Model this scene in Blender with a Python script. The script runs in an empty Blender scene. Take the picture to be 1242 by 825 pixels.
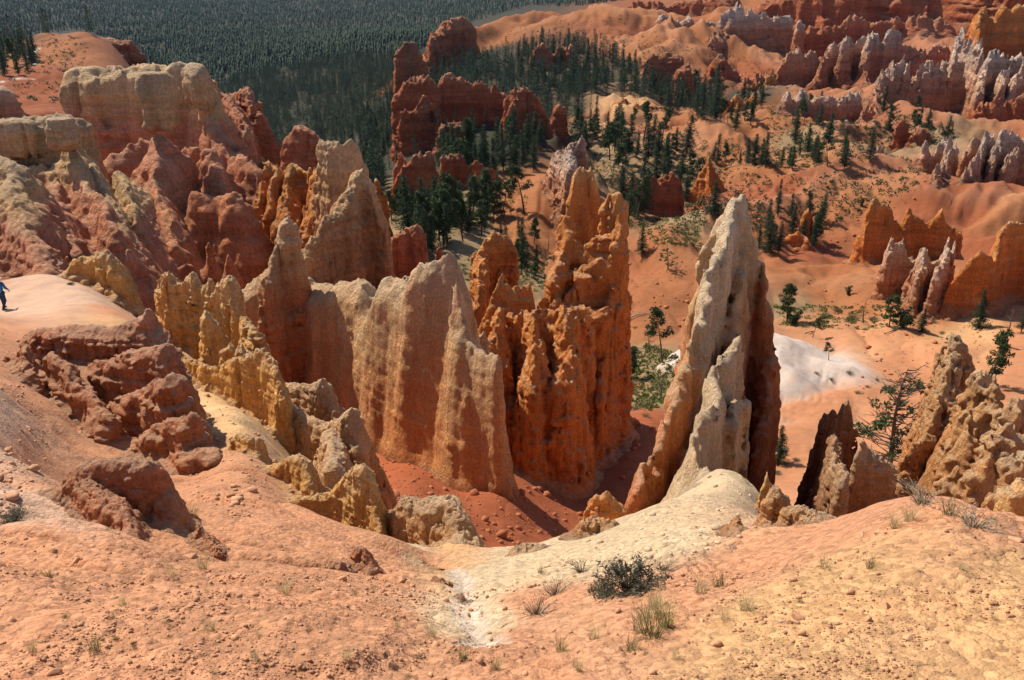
import bpy, math, random
import numpy as np
from math import radians, sin, cos, tan, pi

random.seed(11)
RNG = np.random.default_rng(11)
SC = bpy.context.scene
COL = SC.collection

# ------------------------------------------------------------------ camera
IW, IH, F0, PITCH = 1242.0, 825.0, 1050.0, radians(24)
CP, SP = cos(PITCH), sin(PITCH)
cam_d = bpy.data.cameras.new('camera')
cam_d.sensor_width = 36.0
cam_d.lens = 36.0 * F0 / IW
cam_d.clip_start, cam_d.clip_end = 0.1, 20000
cam = bpy.data.objects.new('camera', cam_d)
COL.objects.link(cam)
cam.rotation_euler = (pi / 2 - PITCH, 0, 0)
SC.camera = cam

# ------------------------------------------------------------------ light
SUN_EL, SUN_AZ = radians(50), radians(-50)      # azimuth from the view direction (+Y), negative = to the left
sd = np.array([cos(SUN_EL) * sin(SUN_AZ), cos(SUN_EL) * cos(SUN_AZ), sin(SUN_EL)])
W = bpy.data.worlds.new('World'); SC.world = W; W.use_nodes = True
wn = W.node_tree
sky = wn.nodes.new('ShaderNodeTexSky'); sky.sky_type = 'NISHITA'; sky.sun_disc = False
sky.sun_elevation = SUN_EL; sky.sun_rotation = SUN_AZ
sky.altitude = 2400; sky.air_density = 0.7; sky.dust_density = 3.0
wn.links.new(sky.outputs[0], wn.nodes['Background'].inputs[0])
wn.nodes['Background'].inputs[1].default_value = 0.125
sl = bpy.data.lights.new('sun', 'SUN'); sl.energy = 4.0; sl.angle = radians(0.53); sl.color = (1.0, 0.92, 0.81)
so = bpy.data.objects.new('sun', sl); COL.objects.link(so)
from mathutils import Vector
so.rotation_euler = Vector((-sd[0], -sd[1], -sd[2])).to_track_quat('-Z', 'Y').to_euler()
SC.view_settings.view_transform = 'Standard'; SC.view_settings.look = 'None'
SC.view_settings.exposure = 0.80; SC.view_settings.gamma = 1.0
SC.cycles.diffuse_bounces = 7; SC.cycles.max_bounces = 10
SC.cycles.use_denoising = True

# ------------------------------------------------------------------ pixel <-> world
def P(px, py, Y):
    u = (np.asarray(px, float) - IW / 2) / F0; v = (np.asarray(py, float) - IH / 2) / F0
    dy = CP - v * SP; dz = -SP - v * CP
    Y = np.asarray(Y, float)
    return np.stack([u / dy * Y, Y + 0 * u, dz / dy * Y], -1)
_YA = np.log([1, 3, 5, 7, 10, 13, 15, 20, 25, 30, 40, 52, 9000]); _YB = np.log([.95, 2.6, 3.4, 4.1, 5.7, 7.3, 8.5, 12.6, 18, 25, 38, 52, 9000])
def ydist(Y): return np.exp(np.interp(np.log(Y), _YA, _YB))     # surveyed distances, corrected near the camera
def proj(x, y, z):
    fw = y * CP - z * SP; up = y * SP + z * CP
    return IW / 2 + F0 * x / fw, IH / 2 - F0 * up / fw, fw

# ------------------------------------------------------------------ noise
_T = RNG.random((64, 64, 64)).astype(np.float32).ravel()
def vn(x, y, z, seed=0):
    x = np.asarray(x, np.float32) + np.float32(seed * 17.31 + 500); y = np.asarray(y, np.float32) + np.float32(seed * 7.77 + 500)
    z = np.asarray(z, np.float32) + np.float32(seed * 3.13 + 500)
    xi = np.floor(x); yi = np.floor(y); zi = np.floor(z)
    fx = x - xi; fy = y - yi; fz = z - zi
    fx = fx * fx * (3 - 2 * fx); fy = fy * fy * (3 - 2 * fy); fz = fz * fz * (3 - 2 * fz)
    xi = xi.astype(np.int32) & 63; yi = yi.astype(np.int32) & 63; zi = zi.astype(np.int32) & 63
    x1 = (xi + 1) & 63; y1 = (yi + 1) & 63; z1 = (zi + 1) & 63
    xi = xi << 12; x1 = x1 << 12; yi = yi << 6; y1 = y1 << 6
    a = _T[xi + yi + zi]; a = a + fz * (_T[xi + yi + z1] - a)
    b = _T[xi + y1 + zi]; b = b + fz * (_T[xi + y1 + z1] - b)
    c = _T[x1 + yi + zi]; c = c + fz * (_T[x1 + yi + z1] - c)
    d = _T[x1 + y1 + zi]; d = d + fz * (_T[x1 + y1 + z1] - d)
    a = a + fy * (b - a); c = c + fy * (d - c)
    return (a + fx * (c - a)) * 2 - 1
def fbm(x, y, z, o=3, seed=0):
    r = 0; amp = 1.0; tot = 0
    for i in range(o):
        r = r + amp * vn(x * 2.03 ** i, y * 2.03 ** i, z * 2.03 ** i, seed + i * 5); tot += amp; amp *= 0.5
    return r / tot
def ridge(x, y, z, seed=0):
    return 1 - np.abs(vn(x, y, z, seed)) * 2

# ------------------------------------------------------------------ objects
def tag(o, label=None, cat=None, group=None, kind=None):
    if label: o['label'] = label
    if cat: o['category'] = cat
    if group: o['group'] = group
    if kind: o['kind'] = kind
    return o
def mesh_np(name, V, Fq, mat, col=None, smooth=True, normals=None):
    me = bpy.data.meshes.new(name)
    V = np.asarray(V, np.float32); Fq = np.asarray(Fq, np.int32)
    n = Fq.shape[1]
    me.vertices.add(len(V)); me.vertices.foreach_set('co', V.ravel())
    me.loops.add(Fq.size); me.loops.foreach_set('vertex_index', Fq.ravel())
    me.polygons.add(len(Fq)); me.polygons.foreach_set('loop_start', np.arange(len(Fq), dtype=np.int32) * n)
    if smooth: me.polygons.foreach_set('use_smooth', np.ones(len(Fq), bool))
    if col is not None:
        at = me.color_attributes.new('Col', 'FLOAT_COLOR', 'POINT')
        c4 = np.ones((len(V), 4), np.float32); c4[:, :3] = col
        at.data.foreach_set('color', c4.ravel())
    me.update(calc_edges=True)
    if normals is not None: me.normals_split_custom_set_from_vertices(normals.astype(float).tolist())
    if mat: me.materials.append(mat)
    return me
def link(name, me, parent=None, loc=None):
    o = bpy.data.objects.new(name, me); COL.objects.link(o)
    if parent: o.parent = parent
    if loc is not None: o.location = loc
    return o

# ------------------------------------------------------------------ materials
def nodes(m):
    m.use_nodes = True; nt = m.node_tree
    return nt, nt.nodes['Principled BSDF']
def N(nt, t, **kw):
    n = nt.nodes.new(t)
    for k, v in kw.items(): setattr(n, k, v)
    return n
def noise_node(nt, vec, scale, detail=4, rough=0.6, dist=0.0):
    n = N(nt, 'ShaderNodeTexNoise'); n.inputs['Scale'].default_value = scale
    n.inputs['Detail'].default_value = detail; n.inputs['Roughness'].default_value = rough; n.inputs['Distortion'].default_value = dist
    nt.links.new(vec, n.inputs['Vector']); return n
def maprange(nt, src, a, b, c, d):
    n = N(nt, 'ShaderNodeMapRange'); nt.links.new(src, n.inputs[0])
    for i, v in enumerate((a, b, c, d)): n.inputs[i + 1].default_value = v
    return n
def mixc(nt, typ, fac, a, b):
    n = N(nt, 'ShaderNodeMix', data_type='RGBA', blend_type=typ)
    if isinstance(fac, (int, float)): n.inputs[0].default_value = fac
    else: nt.links.new(fac, n.inputs[0])
    for s, v in ((6, a), (7, b)):
        if isinstance(v, tuple): n.inputs[s].default_value = (*v, 1)
        else: nt.links.new(v, n.inputs[s])
    return n.outputs[2]
def rock_material(name, S, strata=1.0, dust=0.35):
    """S = size in metres of the smallest visible detail; colour from the rock layers stored on the mesh."""
    m = bpy.data.materials.new(name); nt, b = nodes(m)
    geo = N(nt, 'ShaderNodeNewGeometry'); pos = geo.outputs['Position']
    at = N(nt, 'ShaderNodeAttribute', attribute_name='Col')
    # horizontal strata
    mp = N(nt, 'ShaderNodeMapping'); mp.inputs['Scale'].default_value = (0.10, 0.10, 1.0); nt.links.new(pos, mp.inputs['Vector'])
    st = noise_node(nt, mp.outputs[0], 0.09 / S, 5, 0.65, 0.5)
    # vertical stains
    mv = N(nt, 'ShaderNodeMapping'); mv.inputs['Scale'].default_value = (1, 1, 0.12); nt.links.new(pos, mv.inputs['Vector'])
    vs = noise_node(nt, mv.outputs[0], 0.05 / S, 5, 0.65)
    mo = noise_node(nt, pos, 0.03 / S, 6, 0.68)
    fi = noise_node(nt, pos, 0.35 / S, 4, 0.7)
    c = at.outputs['Color']
    r1 = maprange(nt, st.outputs['Fac'], 0.3, 0.7, 1 - .30 * strata, 1 + .24 * strata)
    k = N(nt, 'ShaderNodeMath', operation='MULTIPLY'); nt.links.new(r1.outputs[0], k.inputs[0])
    r2 = maprange(nt, vs.outputs['Fac'], 0.3, 0.7, 0.62, 1.3); nt.links.new(r2.outputs[0], k.inputs[1])
    k2 = N(nt, 'ShaderNodeMath', operation='MULTIPLY'); nt.links.new(k.outputs[0], k2.inputs[0])
    r3 = maprange(nt, fi.outputs['Fac'], 0.25, 0.75, 0.55, 1.42); nt.links.new(r3.outputs[0], k2.inputs[1])
    cc = N(nt, 'ShaderNodeCombineColor')
    for i in range(3): nt.links.new(k2.outputs[0], cc.inputs[i])
    c1 = mixc(nt, 'MULTIPLY', 0.85, c, cc.outputs[0])
    hr = maprange(nt, mo.outputs['Fac'], 0.42, 0.72, 0.0, 0.55)
    c2 = mixc(nt, 'MULTIPLY', hr.outputs[0], c1, (1.0, 0.74, 0.58))
    hp = maprange(nt, mo.outputs['Fac'], 0.45, 0.22, 0.0, 0.4)
    c3 = mixc(nt, 'MIX', hp.outputs[0], c2, (0.56, 0.36, 0.21))
    va = noise_node(nt, mv.outputs[0], 0.10 / S, 6, 0.7, 0.6)       # dark desert varnish
    vf = maprange(nt, va.outputs['Fac'], 0.56, 0.70, 0.0, 0.6)
    c3 = mixc(nt, 'MULTIPLY', vf.outputs[0], c3, (0.58, 0.47, 0.42))
    # pale weathered rind that lies on ledges and crests
    sx = N(nt, 'ShaderNodeSeparateXYZ'); nt.links.new(geo.outputs['Normal'], sx.inputs[0])
    up = maprange(nt, sx.outputs[2], 0.45, 0.85, 0.0, dust)
    c4 = mixc(nt, 'MIX', up.outputs[0], c3, (0.68, 0.49, 0.32))
    nt.links.new(c4, b.inputs['Base Color'])
    b.inputs['Roughness'].default_value = 0.95; b.inputs['Specular IOR Level'].default_value = 0.15
    # bump
    add = N(nt, 'ShaderNodeMath', operation='ADD')
    b1 = noise_node(nt, pos, 0.12 / S, 7, 0.72); nt.links.new(b1.outputs['Fac'], add.inputs[0])
    sm = N(nt, 'ShaderNodeMath', operation='MULTIPLY'); nt.links.new(st.outputs['Fac'], sm.inputs[0]); sm.inputs[1].default_value = 0.6 * strata
    nt.links.new(sm.outputs[0], add.inputs[1])
    gr = noise_node(nt, mv.outputs[0], 0.28 / S, 5, 0.7); gm = N(nt, 'ShaderNodeMath', operation='MULTIPLY_ADD')
    nt.links.new(gr.outputs['Fac'], gm.inputs[0]); gm.inputs[1].default_value = .7; nt.links.new(add.outputs[0], gm.inputs[2]); add = gm
    bp = N(nt, 'ShaderNodeBump'); bp.inputs['Strength'].default_value = 1.0; bp.inputs['Distance'].default_value = 10.0 * S
    nt.links.new(add.outputs[0], bp.inputs['Height']); nt.links.new(bp.outputs[0], b.inputs['Normal'])
    return m
def plain_material(name, rgb, var=0.35, scale=6.0, rough=0.9, trans=0.0):
    m = bpy.data.materials.new(name); nt, b = nodes(m)
    oi = N(nt, 'ShaderNodeObjectInfo'); geo = N(nt, 'ShaderNodeNewGeometry')
    n = noise_node(nt, geo.outputs['Position'], scale, 3, 0.6)
    r = maprange(nt, n.outputs['Fac'], 0.25, 0.75, 1 - var, 1 + var)
    r2 = maprange(nt, oi.outputs['Random'], 0, 1, 0.75, 1.25)
    k = N(nt, 'ShaderNodeMath', operation='MULTIPLY'); nt.links.new(r.outputs[0], k.inputs[0]); nt.links.new(r2.outputs[0], k.inputs[1])
    cc = N(nt, 'ShaderNodeCombineColor')
    for i in range(3): nt.links.new(k.outputs[0], cc.inputs[i])
    c = mixc(nt, 'MULTIPLY', 1.0, tuple(rgb), cc.outputs[0])
    nt.links.new(c, b.inputs['Base Color']); b.inputs['Roughness'].default_value = rough
    b.inputs['Specular IOR Level'].default_value = 0.2
    if trans:
        tr = N(nt, 'ShaderNodeBsdfTranslucent'); nt.links.new(c, tr.inputs['Color'])
        mx = N(nt, 'ShaderNodeMixShader'); mx.inputs[0].default_value = trans
        nt.links.new(b.outputs[0], mx.inputs[1]); nt.links.new(tr.outputs[0], mx.inputs[2])
        nt.links.new(mx.outputs[0], nt.nodes['Material Output'].inputs[0])
    return m
def ground_material():
    m = bpy.data.materials.new('soil'); nt, b = nodes(m)
    geo = N(nt, 'ShaderNodeNewGeometry'); pos = geo.outputs['Position']
    at = N(nt, 'ShaderNodeAttribute', attribute_name='Col'); c = at.outputs['Color']
    cd = N(nt, 'ShaderNodeVectorMath', operation='LENGTH'); nt.links.new(pos, cd.inputs[0]); dist = cd.outputs['Value']
    near = maprange(nt, dist, 8, 40, 1, 0).outputs[0]
    mid = maprange(nt, dist, 60, 300, 1, 0).outputs[0]
    big = noise_node(nt, pos, 0.05, 6, 0.65); med = noise_node(nt, pos, 0.7, 6, 0.7); fin = noise_node(nt, pos, 9.0, 6, 0.75)
    r = maprange(nt, big.outputs['Fac'], 0.3, 0.7, 0.82, 1.18); r2 = maprange(nt, med.outputs['Fac'], 0.3, 0.7, 0.80, 1.2)
    r3 = maprange(nt, fin.outputs['Fac'], 0.25, 0.75, 0.84, 1.14)
    k = N(nt, 'ShaderNodeMath', operation='MULTIPLY'); nt.links.new(r.outputs[0], k.inputs[0]); nt.links.new(r2.outputs[0], k.inputs[1])
    k2 = N(nt, 'ShaderNodeMath', operation='MULTIPLY'); nt.links.new(k.outputs[0], k2.inputs[0]); nt.links.new(r3.outputs[0], k2.inputs[1])
    cc = N(nt, 'ShaderNodeCombineColor')
    for i in range(3): nt.links.new(k2.outputs[0], cc.inputs[i])
    c1 = mixc(nt, 'MULTIPLY', 0.9, c, cc.outputs[0])
    mh = maprange(nt, med.outputs['Fac'], 0.5, 0.72, 0, 0.5)
    c2 = mixc(nt, 'MULTIPLY', mh.outputs[0], c1, (1.0, 0.80, 0.66))
    # dark clods and pale chips in the near soil
    vo = N(nt, 'ShaderNodeTexVoronoi'); vo.inputs['Scale'].default_value = 22.0; nt.links.new(pos, vo.inputs['Vector'])
    vo2 = N(nt, 'ShaderNodeTexVoronoi'); vo2.inputs['Scale'].default_value = 60.0; nt.links.new(pos, vo2.inputs['Vector'])
    sep = N(nt, 'ShaderNodeSeparateColor'); nt.links.new(vo.outputs['Color'], sep.inputs[0])
    ch = maprange(nt, sep.outputs[0], 0.0, 1.0, 0.72, 1.2)
    cch = N(nt, 'ShaderNodeCombineColor')
    for i in range(3): nt.links.new(ch.outputs[0], cch.inputs[i])
    c3 = mixc(nt, 'MULTIPLY', near, c2, cch.outputs[0])
    nt.links.new(c3, b.inputs['Base Color']); b.inputs['Roughness'].default_value = 0.97; b.inputs['Specular IOR Level'].default_value = 0.1
    # bump: clods near, rough soil farther
    b1 = N(nt, 'ShaderNodeBump'); b1.inputs['Distance'].default_value = 0.012; nt.links.new(near, b1.inputs['Strength']); nt.links.new(vo.outputs['Distance'], b1.inputs['Height']); b1.invert = True
    b2 = N(nt, 'ShaderNodeBump'); b2.inputs['Distance'].default_value = 0.005; nt.links.new(near, b2.inputs['Strength']); nt.links.new(vo2.outputs['Distance'], b2.inputs['Height']); b2.invert = True
    nt.links.new(b1.outputs[0], b2.inputs['Normal'])
    b3 = N(nt, 'ShaderNodeBump'); b3.inputs['Distance'].default_value = 0.015; nt.links.new(mid, b3.inputs['Strength']); nt.links.new(fin.outputs['Fac'], b3.inputs['Height'])
    nt.links.new(b2.outputs[0], b3.inputs['Normal'])
    b4 = N(nt, 'ShaderNodeBump'); b4.inputs['Distance'].default_value = 0.15; b4.inputs['Strength'].default_value = 0.7; nt.links.new(med.outputs['Fac'], b4.inputs['Height'])
    nt.links.new(b3.outputs[0], b4.inputs['Normal'])
    nt.links.new(b4.outputs[0], b.inputs['Normal'])
    return m
M_SOIL = ground_material()
M_NEAR = rock_material('layered_rock_near', 0.022, 0.45, 0.36)
M_CLOSE = rock_material('layered_rock_close', 0.05, 0.45, 0.36)
M_MID = rock_material('layered_rock_middle', 0.11, 1.2, 0.22)
M_FAR = rock_material('layered_rock_far', 0.30, 1.4, 0.18)
M_PINE = plain_material('pine_needles', (0.048, 0.078, 0.026), 0.4, 1.5, 0.7, 0.25)
M_FIR = plain_material('fir_needles', (0.036, 0.062, 0.025), 0.4, 1.5, 0.7, 0.2)
M_JUN = plain_material('juniper_needles', (0.050, 0.080, 0.028), 0.4, 2.0, 0.7, 0.25)
M_BARK = plain_material('pine_bark', (0.10, 0.062, 0.042), 0.4, 6.0)
M_DEAD = plain_material('dead_wood', (0.115, 0.085, 0.065), 0.4, 8.0)
M_PALE = plain_material('bleached_wood', (0.42, 0.36, 0.29), 0.3, 8.0)
M_SAGE = plain_material('sage_leaves', (0.15, 0.145, 0.095), 0.4, 20.0, 0.9, 0.2)
M_DRY = plain_material('dry_twigs', (0.26, 0.21, 0.14), 0.35, 20.0)
M_GRASS = plain_material('dry_grass', (0.42, 0.36, 0.17), 0.35, 15.0, 0.9, 0.3)
M_GREEN = plain_material('green_brush', (0.12, 0.135, 0.035), 0.45, 1.0, 0.9, 0.25)

# ------------------------------------------------------------------ terrain
SOILS = dict(o=(.45, .215, .11), t=(.48, .275, .125), c=(.50, .365, .215), w=(.52, .42, .335), r=(.28, .082, .033), p=(.45, .285, .185),  # gully red is darkened to carry the shade on the gully floor
             d=(.285, .112, .043), k=(.235, .074, .029), g=(.22, .15, .075), f=(.042, .04, .024), m=(.28, .115, .056), y=(.56, .35, .17), q=(.40, .175, .08), u=(.50, .39, .28))  # far soils darkened too, with the distant shade put into their colour
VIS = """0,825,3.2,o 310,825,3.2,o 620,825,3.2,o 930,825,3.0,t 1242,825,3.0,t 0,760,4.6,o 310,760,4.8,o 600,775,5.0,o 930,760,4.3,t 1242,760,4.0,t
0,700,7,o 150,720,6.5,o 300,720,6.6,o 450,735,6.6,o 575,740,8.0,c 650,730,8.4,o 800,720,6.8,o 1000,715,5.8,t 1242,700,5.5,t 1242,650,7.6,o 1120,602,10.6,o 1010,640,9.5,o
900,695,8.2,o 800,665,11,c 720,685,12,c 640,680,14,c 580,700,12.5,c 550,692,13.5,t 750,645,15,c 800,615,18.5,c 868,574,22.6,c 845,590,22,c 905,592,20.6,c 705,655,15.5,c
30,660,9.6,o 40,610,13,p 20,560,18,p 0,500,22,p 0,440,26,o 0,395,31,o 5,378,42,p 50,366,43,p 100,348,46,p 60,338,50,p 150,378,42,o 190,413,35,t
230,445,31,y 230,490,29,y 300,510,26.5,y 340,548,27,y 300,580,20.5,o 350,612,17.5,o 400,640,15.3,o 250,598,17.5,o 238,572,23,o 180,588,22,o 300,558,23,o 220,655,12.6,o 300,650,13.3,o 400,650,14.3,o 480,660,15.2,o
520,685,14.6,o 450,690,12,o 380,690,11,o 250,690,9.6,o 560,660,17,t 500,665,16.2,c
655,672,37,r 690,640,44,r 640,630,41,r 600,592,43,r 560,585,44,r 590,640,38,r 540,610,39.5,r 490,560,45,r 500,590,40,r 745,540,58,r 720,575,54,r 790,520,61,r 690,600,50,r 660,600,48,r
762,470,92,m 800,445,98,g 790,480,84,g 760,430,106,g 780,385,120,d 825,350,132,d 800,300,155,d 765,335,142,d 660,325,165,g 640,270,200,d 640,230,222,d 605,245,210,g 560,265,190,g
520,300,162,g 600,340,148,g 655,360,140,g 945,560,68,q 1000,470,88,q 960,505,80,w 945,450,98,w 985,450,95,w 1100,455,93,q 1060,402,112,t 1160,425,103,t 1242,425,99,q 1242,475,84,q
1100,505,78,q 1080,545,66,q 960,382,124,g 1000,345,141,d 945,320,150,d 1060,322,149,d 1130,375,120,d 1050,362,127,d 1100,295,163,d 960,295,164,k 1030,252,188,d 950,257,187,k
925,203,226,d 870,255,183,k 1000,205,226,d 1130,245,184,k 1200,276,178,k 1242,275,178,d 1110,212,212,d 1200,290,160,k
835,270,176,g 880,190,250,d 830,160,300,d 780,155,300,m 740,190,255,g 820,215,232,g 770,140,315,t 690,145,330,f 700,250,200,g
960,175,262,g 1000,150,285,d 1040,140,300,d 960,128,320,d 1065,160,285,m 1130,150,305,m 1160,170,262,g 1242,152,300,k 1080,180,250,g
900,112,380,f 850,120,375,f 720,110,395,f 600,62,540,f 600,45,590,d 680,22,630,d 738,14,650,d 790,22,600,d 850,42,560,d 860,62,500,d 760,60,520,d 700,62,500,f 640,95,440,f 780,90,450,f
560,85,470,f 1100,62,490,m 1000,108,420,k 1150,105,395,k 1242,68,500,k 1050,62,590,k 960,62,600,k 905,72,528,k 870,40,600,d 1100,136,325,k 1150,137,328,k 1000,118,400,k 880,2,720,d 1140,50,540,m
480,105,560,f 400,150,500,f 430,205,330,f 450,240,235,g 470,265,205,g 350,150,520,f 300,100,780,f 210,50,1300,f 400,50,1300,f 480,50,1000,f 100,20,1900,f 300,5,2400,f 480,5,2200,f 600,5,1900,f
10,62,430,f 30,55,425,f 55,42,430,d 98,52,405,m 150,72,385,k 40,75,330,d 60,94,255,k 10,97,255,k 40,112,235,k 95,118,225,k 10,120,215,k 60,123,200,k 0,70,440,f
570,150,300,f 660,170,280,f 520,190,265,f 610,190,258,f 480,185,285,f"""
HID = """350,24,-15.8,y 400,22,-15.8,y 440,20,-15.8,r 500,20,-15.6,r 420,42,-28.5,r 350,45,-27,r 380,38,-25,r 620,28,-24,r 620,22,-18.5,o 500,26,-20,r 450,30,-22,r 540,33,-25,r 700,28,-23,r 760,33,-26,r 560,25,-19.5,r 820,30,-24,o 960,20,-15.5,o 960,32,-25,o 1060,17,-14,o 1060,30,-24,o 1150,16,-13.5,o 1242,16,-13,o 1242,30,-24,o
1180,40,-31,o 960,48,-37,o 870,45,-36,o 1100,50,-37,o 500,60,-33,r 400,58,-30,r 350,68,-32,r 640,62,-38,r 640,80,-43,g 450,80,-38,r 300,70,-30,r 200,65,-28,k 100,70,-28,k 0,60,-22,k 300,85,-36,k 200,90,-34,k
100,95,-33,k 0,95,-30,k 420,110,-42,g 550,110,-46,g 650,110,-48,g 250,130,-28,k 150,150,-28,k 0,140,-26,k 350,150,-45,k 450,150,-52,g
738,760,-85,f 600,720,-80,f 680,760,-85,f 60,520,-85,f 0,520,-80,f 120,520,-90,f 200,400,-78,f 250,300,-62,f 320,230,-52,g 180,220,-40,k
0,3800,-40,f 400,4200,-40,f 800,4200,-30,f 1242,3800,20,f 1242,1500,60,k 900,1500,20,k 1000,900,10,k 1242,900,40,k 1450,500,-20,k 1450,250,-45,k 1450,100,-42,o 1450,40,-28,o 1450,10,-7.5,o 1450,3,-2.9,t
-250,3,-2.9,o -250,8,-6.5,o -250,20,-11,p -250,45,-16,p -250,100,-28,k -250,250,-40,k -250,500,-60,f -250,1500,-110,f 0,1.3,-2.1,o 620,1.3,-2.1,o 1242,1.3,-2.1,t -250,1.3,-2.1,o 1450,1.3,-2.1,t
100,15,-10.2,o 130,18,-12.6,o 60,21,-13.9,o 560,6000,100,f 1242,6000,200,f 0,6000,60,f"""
_pa, _pl, _pr, _pc, _pv = [], [], [], [], []
for tk in VIS.split():
    px, py, Y, c = tk.split(','); p = P(float(px), float(py), float(ydist(float(Y))))
    _pa.append(p[0] / p[1]); _pl.append(math.log(p[1])); _pr.append(p[2] / p[1]); _pc.append(SOILS[c]); _pv.append(c)
for tk in HID.split():
    px, Y, z, c = tk.split(','); Y = float(Y); r = float(z) / Y; Y = float(ydist(Y))
    v = -(SP + r * CP) / (CP - r * SP); p = P(float(px), v * F0 + IH / 2, Y)
    _pa.append(p[0] / Y); _pl.append(math.log(Y)); _pr.append(r); _pc.append(SOILS[c]); _pv.append(c)
_pa, _pl, _pr, _pc = map(np.array, (_pa, _pl, _pr, _pc))
KA = 2.6                                             # how much sideways counts against (log) distance
def tps_fit(x, y, v, lam=2e-4):
    n = len(x); r2 = (x[:, None] - x) ** 2 + (y[:, None] - y) ** 2
    K = 0.5 * r2 * np.log(r2 + 1e-9) + lam * np.eye(n)
    Q = np.c_[np.ones(n), x, y]
    A = np.block([[K, Q], [Q.T, np.zeros((3, 3))]])
    return np.linalg.solve(A, np.r_[v, 0, 0, 0])
_w = tps_fit(_pa * KA, _pl, _pr)
def tps_eval(a, l):
    a = a.ravel() * KA; l = l.ravel(); out = np.empty(a.size)
    for i in range(0, a.size, 40000):
        x = a[i:i + 40000, None] - _pa * KA; y = l[i:i + 40000, None] - _pl
        r2 = x * x + y * y
        out[i:i + 40000] = (0.5 * r2 * np.log(r2 + 1e-9)) @ _w[:-3] + _w[-3] + _w[-2] * a[i:i + 40000] + _w[-1] * l[i:i + 40000]
    return out
# grid: rows of constant Y (dense near the camera and in the valley), fan columns a = x / Y
def rows(segs):
    r = []
    for y0, y1, n in segs: r.append(np.exp(np.linspace(math.log(y0), math.log(y1), n, endpoint=False)))
    return np.concatenate(r + [[segs[-1][1]]])
GY = rows([(0.9, 2.2, 20), (2.2, 16, 430), (16, 130, 290), (130, 700, 260), (700, 6000, 90)])
GA = np.concatenate([np.linspace(-1.7, -0.80, 50, endpoint=False), np.linspace(-0.80, 0.80, 820), np.linspace(0.80, 1.7, 51)[1:]])
CL = np.linspace(math.log(0.9), math.log(6000), 420); CA = np.linspace(-1.7, 1.7, 400)
_cz = tps_eval(*np.meshgrid(CA, CL)).reshape(420, 400)
def bil(grid, fa, fl):
    n, m = grid.shape
    fa = np.clip(fa, 0, m - 1.001); fl = np.clip(fl, 0, n - 1.001)
    i = fl.astype(int); j = fa.astype(int); u = fa - j; t = fl - i
    return (grid[i, j] * (1 - u) + grid[i, j + 1] * u) * (1 - t) + (grid[i + 1, j] * (1 - u) + grid[i + 1, j + 1] * u) * t
AA, YY = np.meshgrid(GA, GY); LL = np.log(YY)
XX = AA * YY
ZZ = bil(_cz, (AA - CA[0]) / (CA[1] - CA[0]), (LL - CL[0]) / (CL[1] - CL[0])) * YY
# soil kind: inverse-distance blend of the sample colours, borders broken up by noise
wa = AA + 0.03 * fbm(XX / (0.08 * YY + .3), YY / (0.15 * YY + .5), 0 * YY, 3, 3); wl = LL + 0.05 * fbm(XX / (0.08 * YY + .3), LL * 9, 0 * YY + 9, 3, 4)
CC = np.zeros(AA.shape + (3,), np.float32)
sub = 2
sa, sl_ = wa[::sub, ::sub], wl[::sub, ::sub]
acc = np.zeros(sa.shape + (3,), np.float32); ws = np.zeros(sa.shape, np.float32)
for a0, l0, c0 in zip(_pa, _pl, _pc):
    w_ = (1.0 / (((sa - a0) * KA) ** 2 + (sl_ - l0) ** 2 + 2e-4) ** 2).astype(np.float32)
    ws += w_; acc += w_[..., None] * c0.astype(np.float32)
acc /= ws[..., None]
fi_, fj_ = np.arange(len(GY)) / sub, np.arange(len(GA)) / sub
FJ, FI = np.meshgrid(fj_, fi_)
for k in range(3): CC[..., k] = bil(acc[..., k], FJ, FI)
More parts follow.
